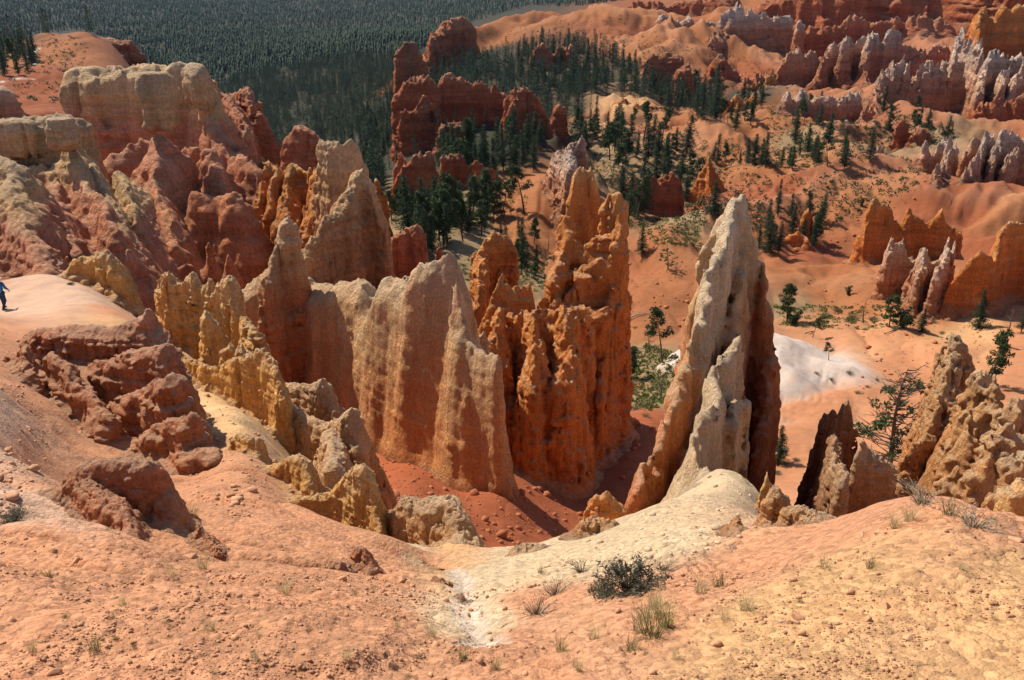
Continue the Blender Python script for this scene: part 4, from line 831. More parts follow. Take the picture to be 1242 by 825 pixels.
def ponderosa(seed, Ht=10.0, low=.35, tilt=.05, n=26, clump=.055, wid=.2):
    r = np.random.default_rng(seed); cr = MB(); tr = MB()
    lean = r.normal(size=2) * tilt * Ht; ts = np.linspace(0, 1, 8)
    tp = np.array([[lean[0] * t + .02 * Ht * sin(5 * t + seed), lean[1] * t + .015 * Ht * sin(4 * t), t * Ht * .95 - (.6 if t == 0 else 0)] for t in ts])
    tr.tube(tp, Ht * .018 * (1.05 - ts), 6)
    for k in range(n):
        z = low + (1 - low) * (k + r.random()) / n
        b = np.array([np.interp(z, ts, tp[:, q]) for q in range(3)]); a = r.random() * 2 * pi
        l = Ht * wid * (1 - (z - low) / (1.06 - low)) ** .55 * r.uniform(.45, 1.15)
        tip = b + np.array([cos(a) * l, sin(a) * l, l * r.uniform(-.15, .4)]); mid = (b + tip) / 2 - np.array([0, 0, .08 * l])
        tr.tube([b, mid, tip], [Ht * .0065, Ht * .004, Ht * .002], 4)
        for t, q in ((1, tip), (.62, b + .62 * (tip - b) - np.array([0, 0, .04 * l]))):
            if t == 1 or r.random() < .7: spray(cr, q, clump * Ht * r.uniform(.95, 1.5), 44, r, 1.0)
    return tr, cr
def juniper(seed, Ht=4.0):
    r = np.random.default_rng(seed); cr = MB(); tr = MB()
    for k in range(5):
        a = r.random() * 2 * pi; l = Ht * r.uniform(.12, .3); h = Ht * r.uniform(.45, .95)
        pts = [[0, 0, -.3], [cos(a) * l * .4, sin(a) * l * .4, h * .4], [cos(a) * l, sin(a) * l, h * .85]]
        tr.tube(pts, [Ht * .03, Ht * .018, Ht * .006], 5)
        for t in np.linspace(.3, 1.05, 6):
            c = np.array([cos(a) * l * t, sin(a) * l * t, h * t * .92]) + r.normal(size=3) * .05 * Ht
            spray(cr, c, Ht * .12 * r.uniform(.8, 1.25), 46, r, 1.0)
    return tr, cr
def snag(seed, Ht=8.0, green=0, n=34):
    """a dead or half dead pine: tapered twisted trunk, bare forked limbs, a few live clumps"""
    r = np.random.default_rng(seed); cr = MB(); tr = MB(); ts = np.linspace(0, 1, 9)
    tp = np.array([[.035 * Ht * sin(4 * t + seed) + .05 * Ht * t, .02 * Ht * cos(3 * t), t * Ht - (.6 if t == 0 else 0)] for t in ts])
    tr.tube(tp, Ht * .024 * (1.04 - ts), 7)
    for k in range(n):
        z = .15 + .83 * (k + r.random()) / n
        b = np.array([np.interp(z, ts, tp[:, q]) for q in range(3)]); a = r.random() * 2 * pi
        l = Ht * r.uniform(.10, .30) * (1.15 - z) ** .6; up = r.uniform(-.25, .5) + .5 * max(0, z - .6)
        m = b + np.array([cos(a), sin(a), up * .4]) * l * .5; t_ = b + np.array([cos(a + .3), sin(a + .3), up]) * l
        tr.tube([b, m, t_], [Ht * .006, Ht * .004, Ht * .0012], 4)
        for q in range(4):
            s0 = m + (t_ - m) * r.random(); s1 = s0 + (rnd_dirs(1, r)[0] * .5 + np.array([cos(a), sin(a), .3])) * l * .38
            tr.tube([s0, s1], [Ht * .0028, Ht * .0008], 3)
            if green and r.random() < green and z < .8: spray(cr, s1, Ht * .045, 40, r, 1.0)
    return tr, cr
def proto(kind, seed, **k):
    tr, cr = dict(fir=conifer, pine=ponderosa, juniper=juniper, snag=snag)[kind](seed, **k)
    tm = {'fir': M_BARK, 'pine': M_BARK, 'juniper': M_DEAD, 'snag': M_DEAD}[kind]
    lm = {'fir': M_FIR, 'pine': M_PINE, 'juniper': M_JUN, 'snag': M_PINE}[kind]
    hh = max(v[:, 2].max() for v in tr.v + cr.v)
    return tr.mesh('trunk', tm, True), cr.mesh('crown', lm) if cr.v else None, hh
PROTO = dict(
    fir=[proto('fir', 1), proto('fir', 2, wid=.19, low=.05), proto('fir', 3, wid=.25, low=.14, gap=.25), proto('fir', 4, wid=.17, low=.14, gap=.2), proto('fir', 5, wid=.29, low=.03)],
    pine=[proto('pine', 11), proto('pine', 12, low=.25, n=32, clump=.06), proto('pine', 13, low=.5, n=18), proto('pine', 14, low=.18, n=36, wid=.24)],
    juniper=[proto('juniper', 21), proto('juniper', 22), proto('juniper', 23)],
    snag=[proto('snag', 31), proto('snag', 32, green=.0, n=20)], half=[proto('snag', 33, green=.16, n=100), proto('snag', 36, green=.6, n=30)])
NTREE = 0
def tree(name, kind, loc, h, label, cat='tree', group=None, variant=None, tilt=0.03):
    global NTREE
    NTREE += 1
    tm, cm, hh = PROTO[kind][variant if variant is not None else int(RNG.integers(len(PROTO[kind])))]
    o = bpy.data.objects.new(name, None); COL.objects.link(o)
    o.empty_display_size = .3
    o.location = loc; s = h / hh; o.scale = (s * RNG.uniform(.9, 1.15), s * RNG.uniform(.9, 1.15), s)
    o.rotation_euler = (RNG.normal() * tilt, RNG.normal() * tilt, RNG.random() * 6.28)
    tag(o, label, cat, group)
    link('trunk', tm, o)
    if cm: link('crown', cm, o)
    return o
def at_px(px, py, hpx=None):
    g = ground_at(px, py); fw = g[1] * CP - g[2] * SP
    return g, (hpx * fw / F0 if hpx else None)
# single trees one can point at: picture x, y of the foot, height in px
for px, py, hp, kind, var, nm, lab in [
    (1066, 588, 170, 'half', 0, 'pine_tree', 'large half-dead twisted pine with bare grey top, behind the dark brown rock blades'),
    (1187, 398, 50, 'fir', 4, 'fir_tree', 'bright green fir standing alone against the smooth orange fin'),
    (1200, 470, 76, 'pine', 3, 'pine_tree', 'bushy green pine rising behind the knobbly cream rock heap'),
    (944, 563, 52, 'fir', 4, 'fir_tree', 'small dense dark fir at the right foot of the pale spire'),
    (804, 439, 72, 'pine', 2, 'pine_tree', 'tall thin-trunked pine with open crown on the green flat, left of the pale spire'),
    (764, 461, 44, 'pine', 3, 'pine_tree', 'short round-crowned pine with dark shadow, on the green flat beside the tallest orange tower'),
    (787, 428, 34, 'snag', 0, 'dead_tree', 'leaning bleached dead tree beside the tall thin-trunked pine'),
    (801, 482, 34, 'snag', 1, 'dead_tree', 'thin grey dead sapling in front of the tall thin-trunked pine'),
    (742, 462, 48, 'fir', 1, 'fir_tree', 'dark fir half hidden by the edge of the tallest orange tower'),
    (1077, 398, 46, 'pine', 3, 'pine_tree', 'green pine with tall spike top, left of a bushy pair on bare slope'),
    (1095, 398, 34, 'juniper', 0, 'juniper', 'rounded dark juniper, right of the spike-topped pine'),
    (1117, 403, 30, 'fir', 4, 'fir_tree', 'small pointed fir between the bushy pair and the smooth orange fin'),
    (1047, 392, 32, 'snag', 0, 'dead_tree', 'grey dead juniper with spiky limbs, left of the spike-topped pine'),
    (953, 392, 54, 'pine', 3, 'pine_tree', 'dark pine with bent trunk, just right of the pale spire top half'),
    (985, 410, 28, 'pine', 2, 'pine_tree', 'spindly young pine above the white bare patch'),
    (1005, 437, 24, 'pine', 2, 'pine_tree', 'tiny sapling near the tip of the white bare patch'),
    (1028, 358, 14, 'juniper', 1, 'juniper', 'single round bush on the smooth orange dome'),
    (1222, 404, 34, 'snag', 1, 'dead_tree', 'bare grey tree right of the bright green fir'),
    (1238, 404, 40, 'fir', 2, 'fir_tree', 'dark fir at the right edge under the smooth orange fin'),
    (809, 328, 34, 'half', 1, 'pine_tree', 'crooked pine with curved trunk on bare orange slope, left of the pale spire summit'),
    (820, 336, 16, 'snag', 0, 'dead_tree', 'short bare snag right of the crooked pine'),
    (778, 312, 42, 'fir', 0, 'fir_tree', 'dark fir on bare slope right of the tallest orange tower'),
    (664, 307, 26, 'snag', 0, 'dead_tree', 'bare spreading dead tree on the pink dome, left of the tallest orange tower'),
    (636, 258, 60, 'pine', 2, 'pine_tree', 'tall slim pine on the left crest of the pink dome'),
    (866, 262, 42, 'fir', 4, 'fir_tree', 'full dark fir just behind the pale spire summit'),
    (932, 306, 48, 'fir', 4, 'fir_tree', 'broad dark fir, biggest of the clump right of the pale spire summit'),
    (944, 308, 42, 'fir', 0, 'fir_tree', 'narrow dark fir, right one of the clump beside the pale spire summit'),
    (920, 300, 30, 'fir', 1, 'fir_tree', 'small fir, left one of the clump beside the pale spire summit'),
    (963, 395, 22, 'juniper', 2, 'juniper', 'low dark juniper at the foot of the bent-trunk pine'),
    (869, 200, 38, 'fir', 3, 'fir_tree', 'slender fir on the bare pink hill beside the witch-hat cone'),
    (914, 200, 38, 'fir', 4, 'fir_tree', 'broad fir on the flat above the bare red hill, left of three'),
    (928, 203, 40, 'fir', 3, 'fir_tree', 'thin fir on the flat above the bare red hill, middle of three'),
    (948, 202, 24, 'fir', 0, 'fir_tree', 'short fir on the flat above the bare red hill, right of three'),
    (1045, 251, 14, 'juniper', 1, 'juniper', 'small dark bush on the slope left of the broad orange wall')]:
    g, h = at_px(px, py, hp)
    tree(nm, kind, g, h, lab, nm.replace('_', ' '), variant=var, tilt=.015)
# stands of trees on real ground: a patch of the picture, how many, height in metres
def inside(poly, x, y):
    poly = np.array(poly, float); c = np.zeros(np.shape(x), bool)
    for (x0, y0), (x1, y1) in zip(poly, np.roll(poly, -1, 0)):
        if y0 != y1: c ^= ((y0 > y) != (y1 > y)) & (x < (x1 - x0) * (y - y0) / (y1 - y0) + x0)
    return c
STANDS = [
    ([(462, 262), (560, 250), (608, 232), (622, 250), (600, 275), (560, 300), (520, 320), (486, 290)], 46, 7, 13, 'pine_tree', 'conifers on the flat below the low red fins', 'open green conifer on the flat between the long wall and the low dark red fins', .5),
    ([(520, 195), (600, 182), (650, 165), (660, 190), (640, 225), (600, 215), (560, 235)], 30, 9, 15, 'fir_tree', 'firs around the foot of the big red fins', 'dark fir between the big red fins and the pink dome', .2),
    ([(444, 250), (440, 150), (478, 110), (484, 150), (470, 200), (462, 235)], 26, 8, 13, 'fir_tree', 'firs left of the big red fins', 'dark fir at the forest edge left of the big red fins', .15),
    ([(560, 88), (640, 62), (700, 58), (775, 85), (780, 118), (735, 112), (690, 120), (630, 92)], 46, 9, 14, 'fir_tree', 'firs in the hollow below the pink domes', 'dark fir in the shaded hollow between the pink domes and the big red fins', .1),
    ([(785, 118), (870, 108), (875, 150), (855, 150), (800, 132)], 20, 8, 13, 'fir_tree', 'firs behind the row of orange teeth', 'dark fir between the row of orange teeth and the blocky orange outcrop', .1),
    ([(695, 145), (745, 142), (800, 170), (850, 190), (845, 240), (800, 275), (760, 270), (740, 205), (700, 185)], 46, 7, 13, 'pine_tree', 'conifers on the brushy slope behind the tallest tower', 'conifer on the brushy slope behind the tallest orange tower', .4),
    ([(600, 290), (650, 285), (668, 330), (640, 360), (628, 330)], 13, 4, 8, 'pine_tree', 'pines in the gap between the red-capped towers', 'pine in the gap between the white-capped red tower and the tallest tower', .5),
    ([(955, 135), (1000, 130), (1010, 190), (960, 190)], 10, 6, 10, 'fir_tree', 'firs on the brushy tan dome', 'fir on the brushy tan dome below the row of pale stubs', .2),
    ([(878, 125), (935, 110), (940, 125), (905, 165), (880, 160)], 10, 7, 11, 'fir_tree', 'firs by the blocky orange outcrop', 'dark fir at the foot of the blocky orange outcrop', .1),
    ([(862, 196), (1060, 192), (1050, 208), (870, 206)], 14, 5, 9, 'fir_tree', 'firs along the flat above the red hill', 'fir on the flat between the bare pink hill and the red hill', .3),
    ([(925, 250), (1000, 255), (990, 305), (930, 308)], 14, 4, 8, 'fir_tree', 'firs in the draw right of the pale summit', 'small fir in the draw between the pale spire summit and the broad orange wall', .2),
    ([(1064, 128), (1130, 135), (1160, 168), (1080, 180)], 14, 4, 8, 'fir_tree', 'firs in the brushy hollow', 'small fir in the brushy hollow under the white spiky ridge', .2),
    ([(0, 60), (26, 56), (45, 78), (30, 92), (0, 95)], 22, 7, 11, 'fir_tree', 'firs left of the winding trail', 'dark fir in the clump left of the winding trail, top left', .1)]
def px_mask(poly, n, ymin, ymax, r):
    """n random spots on the ground (world x, y) that fall inside a patch of the picture"""
    out = []; poly_ = np.array(poly, float); tries = 0
    while len(out) < n and tries < 60 * n:
        tries += 1
        x, y = r.uniform(poly_[:, 0].min(), poly_[:, 0].max()), r.uniform(poly_[:, 1].min(), poly_[:, 1].max())
        if not inside(poly, x, y): continue
        g = ground_at(x, y)
        if g[1] < ymin or g[1] > ymax: continue
        if any((g[0] - q[0]) ** 2 + (g[1] - q[1]) ** 2 < (0.010 * g[1]) ** 2 for q in out): continue
        out.append(g)
    return out
rt = np.random.default_rng(77)
for poly, n, h0, h1, nm, grp, lab, pp in STANDS:
    for g in px_mask(poly, n, 60, 900, rt):
        kind = 'pine' if rt.random() < pp else 'fir'
        tree(nm, kind, g, rt.uniform(h0, h1) * rt.uniform(.75, 1.1), lab, nm.replace('_', ' '), grp)

# the far forest: past the single trees nobody could count it, so it is one mass of small conifers
def forest_tree(r, tiers, k):
    V, Fc = [], []; n = 0
    for t in range(tiers):
        z0 = .08 + .86 * t / tiers; z1 = min(1.0, z0 + 1.35 / tiers); rad = .20 * (1 - z0) ** .8 + .02
        th = np.linspace(0, 2 * pi, k, endpoint=False) + r.random() * 6
        rr = rad * r.uniform(.45, 1.25, k)
        V.append(np.c_[np.cos(th) * rr, np.sin(th) * rr, z0 + r.uniform(-.04, .03, k)]); V.append([[0, 0, z1]])
        q = np.arange(k); Fc.append(np.stack([q, np.roll(q, -1), q * 0 + k], -1) + n); n += k + 1
    V.append([[.012, 0, -.06], [-.012, .01, -.06], [0, -.012, -.06], [0, 0, .3]]); Fc.append(np.array([[0, 1, 3], [1, 2, 3], [2, 0, 3]]) + n)
    return np.concatenate(V), np.concatenate(Fc)
FPOLY = [(-60, 110), (-60, -60), (1300, -60), (1300, -22), (950, -18), (760, 0), (700, 8), (640, 8), (575, 26), (530, 50), (500, 66), (520, 92), (480, 100), (540, 84), (600, 74), (650, 60), (700, 56), (760, 76), (785, 100), (785, 116), (866, 104), (876, 130), (872, 152), (850, 150), (800, 130), (770, 118), (735, 118), (720, 132), (694, 150), (664, 160), (640, 186), (606, 192), (580, 184), (540, 196), (520, 190), (476, 200), (455, 262), (430, 240), (385, 225), (330, 190), (268, 120), (190, 84), (150, 66), (128, 46), (90, 36), (40, 44), (0, 66)]
rf = np.random.default_rng(5)
va, fa_, nn = [], [], 0
def leafy(seed, rows, cards):
    r = np.random.default_rng(seed); m = MB(); z = .1
    wd0 = r.uniform(.15, .24)
    while z < .98:
        L = wd0 * (1 - z) ** .75 * min(1, (z + .02) / .14) + .012
        for k in range(int(r.integers(3, 6))):
            a = r.random() * 6.28; l = L * r.uniform(.5, 1.15); q = np.linspace(.35, 1, max(2, int(l / .05)))[:, None]
            c = np.concatenate([np.cos(a) * l * q, np.sin(a) * l * q, z - .25 * l * q], 1) + r.normal(size=(len(q), 3)) * .008
            for b in c: spray(m, b, .062, cards, r)
        z += rows * r.uniform(.7, 1.3)
    m.tube([[0, 0, -.06], [0, 0, .45]], [.010, .004], 4)
    V = np.concatenate(m.v); Fq = np.concatenate(m.f)
    return V, np.concatenate([Fq[:, [0, 1, 2]], Fq[:, [0, 2, 3]]])
kinds = [(430, [leafy(700 + i, .036, 4) for i in range(8)]), (800, [leafy(800 + i, .05, 4) for i in range(8)]), (9e9, [forest_tree(rf, 3, 5) for _ in range(8)])]
for y0, y1, sp_ in ((180, 430, 5.2), (430, 800, 4.0), (800, 1500, 5.4), (1500, 3300, 8.6)):
    n = int((y1 - y0) * (y0 + y1) * .72 / sp_ ** 2)
    y = np.sqrt(rf.uniform(y0 ** 2, y1 ** 2, n)); x = rf.uniform(-.70, .62, n) * y
    z = H(x, y); px, py, fw = proj(x, y, z)
    cl = vn(x / 45, y / 45, 0 * x, 71) * .5 + vn(x / 14, y / 14, 0 * x, 72) * .35
    ok = inside(FPOLY, px, py) & (cl > -.55 + .6 * rf.random(n))
    # keep only ground the picture can see from here or from a step aside
    x, y, z = x[ok], y[ok], z[ok]
    hgt = rf.uniform(4.0, 12.5, len(x)) * np.where(rf.random(len(x)) < .12, 1.3, 1); rot = rf.random(len(x)) * 6.28; wd = rf.uniform(.55, 1.15, len(x))
    pk = rf.integers(0, 8, len(x))
    for lim, protos in kinds:
        if y1 <= lim: break
    for k in range(8):
        m = pk == k; V0, F1 = protos[k]; c, s_ = np.cos(rot[m])[:, None], np.sin(rot[m])[:, None]; hh = hgt[m][:, None]; ww = hh * wd[m][:, None]
        V = np.stack([x[m][:, None] + ww * (c * V0[:, 0] - s_ * V0[:, 1]), y[m][:, None] + ww * (s_ * V0[:, 0] + c * V0[:, 1]), z[m][:, None] + hh * V0[:, 2]], -1)
        fa_.append((F1[None] + (np.arange(m.sum()) * len(V0))[:, None, None] + nn).reshape(-1, 3)); va.append(V.reshape(-1, 3)); nn += V.shape[0] * len(V0)
M_FOREST = plain_material('far_conifers', (0.030, 0.048, 0.026), 0.75, 0.16, 0.8, 0.1)
fo = link('forest', mesh_np('forest', np.concatenate(va), np.concatenate(fa_), M_FOREST, smooth=False))
tag(fo, 'dense dark conifer forest filling the valley up to the top of the picture', 'forest', kind='stuff')

# ------------------------------------------------------------------ brush, shrubs, grass
def soil_at(x, y): return H(x, y)
def scatter(polys, n, ymin, ymax, r):
    """many ground points at once: random sight lines inside picture patches, walked down to the ground"""
    out = []
    for poly, share in polys:
        poly_ = np.array(poly, float); k = int(n * share * 2.4)
        px = r.uniform(poly_[:, 0].min(), poly_[:, 0].max(), k); py = r.uniform(poly_[:, 1].min(), poly_[:, 1].max(), k)
        m = inside(poly, px, py); px, py = px[m][:int(n * share)], py[m][:int(n * share)]
        done = np.zeros(len(px), bool); gx = np.zeros(len(px)); gy = np.zeros(len(px))
        for Y in _ys[::2]:
            p = P(px, py, Y); hit = (p[:, 2] <= H(p[:, 0], p[:, 1])) & ~done
            gx[hit], gy[hit] = p[hit, 0], p[hit, 1]; done |= hit
        ok = done & (gy > ymin) & (gy < ymax)
        out.append(np.stack([gx[ok], gy[ok], H(gx[ok], gy[ok])], 1))
    return np.concatenate(out)
def clumps(name, pts, size, ncard, mat, r, flat=.8):
    """low leafy clumps, all in one mesh"""
    n = len(pts); sz = size * r.uniform(.5, 1.5, n); m = MB()
    c = np.repeat(pts, ncard, 0); S_ = np.repeat(sz, ncard)[:, None]
    off = rnd_dirs(n * ncard, r) * (r.random((n * ncard, 1)) ** .5) * S_; off[:, 2] = np.abs(off[:, 2]) * flat
    u = rnd_dirs(n * ncard, r) * S_ * r.uniform(.18, .42, (n * ncard, 1)); w = np.cross(u, rnd_dirs(n * ncard, r)) * .55
    m.quads(c + off, u, w)
    return link(name, m.mesh(name, mat))
rb = np.random.default_rng(19)
pts = scatter([([(742, 425), (800, 418), (830, 440), (820, 480), (790, 500), (745, 480)], .17), ([(600, 315), (660, 300), (670, 350), (620, 360), (560, 340), (520, 320)], .14), ([(470, 262), (600, 240), (640, 225), (640, 262), (560, 285), (500, 310)], .14),
               ([(940, 372), (1060, 372), (1130, 392), (1040, 402), (950, 396)], .08), ([(700, 190), (840, 215), (860, 262), (770, 280), (735, 240)], .20), ([(870, 196), (1000, 190), (1010, 204), (880, 208)], .06), ([(780, 270), (850, 270), (850, 300), (790, 300)], .08)], 2600, 60, 420, rb)
tag(clumps('ground_cover', pts, .55, 16, M_GREEN, rb, .5), 'low green brush covering the flats between the rocks', 'brush', kind='stuff')
pts = scatter([([(690, 145), (850, 160), (870, 200), (860, 262), (760, 280), (735, 220), (690, 185)], .24), ([(935, 130), (1055, 130), (1050, 195), (925, 192)], .16), ([(1060, 125), (1165, 165), (1150, 178), (1040, 185)], .16), ([(880, 170), (1000, 195), (1000, 205), (870, 200)], .05),
               ([(820, 205), (935, 215), (930, 290), (870, 290), (830, 260)], .12), ([(950, 215), (1140, 205), (1060, 260), (960, 290)], .10), ([(560, 40), (760, 20), (860, 60), (760, 80), (600, 70)], .12), ([(850, 60), (1000, 100), (900, 125), (860, 100)], .05), ([(22, 60), (70, 42), (110, 50), (100, 88), (30, 92)], .05), ([(8, 96), (90, 104), (92, 128), (20, 120)], .02)], 3000, 100, 800, rb)
tag(clumps('far_brush', pts, .7, 14, M_FIR, rb, .9), 'dark scrub dotted over the bare far hills', 'scrub', kind='stuff')

def shrub_mesh(seed, R=.5, h=.45, n=90, leaf=22, mat_l=M_SAGE, mat_s=M_DRY, ls=.075):
    r = np.random.default_rng(seed); st = MB(); lf = MB()
    for k in range(n):
        a = r.random() * 2 * pi; rr = R * r.random() ** .6; t = np.array([cos(a) * rr, sin(a) * rr, h * r.uniform(.45, 1) * (1 - .45 * (rr / R) ** 2)])
        mid = t * np.array([.45, .45, .6]) + r.normal(size=3) * .03
        st.tube([[t[0] * .1, t[1] * .1, -.05], mid, t], [.007 * R / .5, .005 * R / .5, .0018], 3)
        for q in range(leaf):
            c = mid + (t - mid) * r.random() + r.normal(size=3) * .05 * R
            u = rnd_dirs(1, r) * ls * R * r.uniform(.5, 1.1); u[:, 2] += .02 * R; w = np.cross(u, rnd_dirs(1, r)) * .3
            lf.quads(c[None], u, w)
    return st.mesh('stems', mat_s), lf.mesh('leaves', mat_l)
def tuft_mesh(seed, h=.25, n=75, mat=M_GRASS, spread=.45):
    r = np.random.default_rng(seed); m = MB()
    for k in range(n):
        a = r.random() * 2 * pi; l = h * r.uniform(.45, 1.1); b = rnd_dirs(1, r)[0] * .22 * h; b[2] = -.02
        d = np.array([cos(a) * spread, sin(a) * spread, 1.0]); p1 = b + d * l * .5; p2 = b + d * l + np.array([cos(a), sin(a), -.25]) * l * .25
        w = np.array([-sin(a), cos(a), 0]) * h * .008
        m.add([b - w, b + w, p1 + w * .8, p1 - w * .8], [[0, 1, 2, 3]]); m.add([p1 - w * .8, p1 + w * .8, p2, p2], [[0, 1, 2, 3]])
    return m.mesh('grass_tuft', mat)
SH = [shrub_mesh(1), shrub_mesh(2), shrub_mesh(3, n=55, leaf=2, mat_l=M_DRY)]
SG = shrub_mesh(5, R=.5, h=.5, n=80, leaf=10, mat_l=M_GREEN, ls=.06)
def shrub(px, py, wpx, label, variant=0, sy=1.0, sz=1.0, rot=None, group=None, name='shrub', cat='shrub', pair=None):
    g, w = at_px(px, py, wpx * 1.2); st, lf = pair or SH[variant]
    o = bpy.data.objects.new(name, None); COL.objects.link(o); o.location = g; o.empty_display_size = .2
    o.scale = (w, w * sy, w * sz); o.rotation_euler = (0, 0, RNG.random() * 6 if rot is None else rot)
    tag(o, label, cat, group); link('stems', st, o); link('leaves', lf, o); return o
shrub(764, 716, 96, 'dark grey-green sagebrush sprawling on the slope below the pale spire, biggest shrub in front', 0, .8, .75, .2)
shrub(735, 722, 46, 'small grey sagebrush, just left of the biggest shrub in front', 1, .8, .8)
shrub(806, 692, 60, 'low flat grey sprig, just right of the biggest shrub in front', 2, .5, .35, .3)
shrub(650, 745, 64, 'long dry grey bush lying down the bank, left of the sagebrush', 2, .7, .7, .5)
shrub(672, 722, 56, 'dry grey bush halfway up the bank, middle of the dry row', 2, .7, .7, .5)
shrub(706, 694, 48, 'small dry grey bush at the top of the bank beside the cream slope', 2, .7, .7)
shrub(1120, 612, 84, 'straw coloured bush on the pink crest at right, under the cream rock heap', 2, .7, .6)
shrub(1180, 640, 96, 'thin bare twiggy bush on the pink slope at the right edge', 2, .8, .5)
shrub(18, 632, 34, 'grey wiry bush on the pale slope at the left edge', 1, 1, 1)
shrub(98, 585, 18, 'small dry bush on the back of the smaller red-brown block', 2, 1, 1)
shrub(86, 346, 10, 'small dark bush at the bend of the pale trail', 0, 1, .8)
for (px, py, w_) in [(950, 548, 14), (942, 575, 12), (965, 560, 10), (1022, 600, 12)]: shrub(px, py, w_, 'grey-green bush on the slope between the pale spire and the dead pine', 0, 1, .7, None, 'bushes below the pale spire')
for (px, py, w_) in [(1000, 385, 16), (1015, 378, 13), (1035, 388, 20), (1060, 391, 18), (1064, 462, 9), (1052, 470, 8), (1040, 478, 10), (1086, 470, 10), (1142, 406, 9), (1030, 455, 10), (1116, 466, 9), (1132, 392, 14), (1008, 462, 9), (990, 455, 8), (1085, 400, 12), (975, 397, 14)]:
    shrub(px, py, w_, 'low green bush on the bare slope between the white patch and the orange fin', 0, 1, .7, None, 'bushes on the bare right slopes', pair=SG)
for (px, py, w_) in [(758, 492, 22), (772, 497, 20), (755, 505, 18), (784, 506, 14), (800, 468, 20), (746, 498, 16), (768, 478, 16), (822, 448, 14), (735, 395, 10), (752, 404, 9), (770, 399, 8), (741, 416, 10)]:
    shrub(px, py, w_, 'green bush on the flat between the tallest orange tower and the pale spire', 0, 1, .65, None, 'bushes on the green flat', pair=SG)
TU = [tuft_mesh(i, mat=M_GRASS if i % 3 else M_GREEN) for i in range(6)]
rg_ = np.random.default_rng(23)
gpts = [(790, 772, 46), (800, 748, 38), (776, 766, 34), (808, 760, 34), (794, 735, 30), (784, 752, 36), (872, 712, 26), (850, 720, 26), (1000, 690, 22), (1056, 690, 20), (905, 740, 30), (880, 752, 24), (765, 790, 26), (820, 800, 20), (1085, 640, 24), (1150, 625, 30), (1105, 632, 30), (523, 772, 22), (560, 800, 22), (345, 720, 24), (215, 640, 22), (232, 632, 26), (245, 690, 24), (210, 700, 20), (60, 700, 18), (150, 735, 18), (255, 765, 22), (115, 790, 26), (420, 800, 20), (310, 800, 18), (680, 790, 22), (720, 775, 24), (700, 812, 22), (600, 812, 22), (40, 790, 20)]
gpts += [(rg_.uniform(0, 1242), rg_.uniform(690, 822), rg_.uniform(7, 14)) for _ in range(26)]
for i, (px, py, hp) in enumerate(gpts):
    g, h_ = at_px(px, py, hp); o = link('grass_tuft', TU[i % 6], None, g); k = h_ / .25
    o.scale = (k, k, k); o.rotation_euler = (0, 0, rg_.random() * 6.28)
    tag(o, 'thin dry grass tuft growing in the gravelly foreground soil', 'grass tuft', 'grass tufts on the near slope')

# ------------------------------------------------------------------ stones, gravel, fallen wood
def stone_mesh(seed, sub=2):
    import bmesh
    b = bmesh.new(); bmesh.ops.create_icosphere(b, subdivisions=sub, radius=1)
    r = np.random.default_rng(seed); V = np.array([v.co[:] for v in b.verts]); Fc = np.array([[v.index for v in f.verts] for f in b.faces]); b.free()
    for _ in range(7):                                      # chip flat facets off a ball
        d = rnd_dirs(1, r)[0]; t = V @ d; c = r.uniform(.45, .85); V = V - np.maximum(t - c, 0)[:, None] * d
    V *= r.uniform(.7, 1.2, 3) * [1, 1, .75]
    V += .05 * vn(V[:, 0] * 3, V[:, 1] * 3, V[:, 2] * 3, seed)[:, None] * V
    return V, Fc
M_STONE = plain_material('loose_stone', (.50, .265, .14), .35, 14.0, .95)
STV = [stone_mesh(i, 1) for i in range(10)]; STM = [mesh_np('stone', *stone_mesh(40 + i, 3), M_STONE) for i in range(6)]
rs = np.random.default_rng(31)
gp = scatter([([(-40, 640), (200, 690), (450, 700), (560, 720), (760, 690), (900, 690), (1020, 650), (1120, 604), (1242, 640), (1300, 860), (-40, 860)], 1.0)], 24000, .9, 14, rs)
nst = len(gp); size = .0042 * (1 + rs.pareto(2.2, nst)); size = np.minimum(size * .8, .016) * np.clip(gp[:, 1] / 3.2, .7, 2.2)
keep = rs.random(nst) < np.clip(.30 + 1.1 * vn(gp[:, 0] / .55, gp[:, 1] / .55, gp[:, 0] * 0, 8) + .6 * vn(gp[:, 0] / .16, gp[:, 1] / .16, gp[:, 0] * 0, 9), .04, 1); gp, size = gp[keep], size[keep]; nst = len(gp)
va, fa2, nn = [], [], 0; pk = rs.integers(0, 10, nst); rot = rs.random(nst) * 6.28
for k in range(10):
    m = pk == k; V0, F1 = STV[k]; c, s_ = np.cos(rot[m])[:, None], np.sin(rot[m])[:, None]; q = size[m][:, None]
    V = np.stack([gp[m][:, :1] + q * (c * V0[:, 0] - s_ * V0[:, 1]), gp[m][:, 1:2] + q * (s_ * V0[:, 0] + c * V0[:, 1]), gp[m][:, 2:3] + q * (V0[:, 2] + .25)], -1)
    fa2.append((F1[None] + (np.arange(m.sum()) * len(V0))[:, None, None] + nn).reshape(-1, 3)); va.append(V.reshape(-1, 3)); nn += V.shape[0] * len(V0)
tag(link('gravel', mesh_np('gravel', np.concatenate(va), np.concatenate(fa2), M_STONE, smooth=False)), 'loose orange gravel scattered over the near slope', 'gravel', kind='stuff')
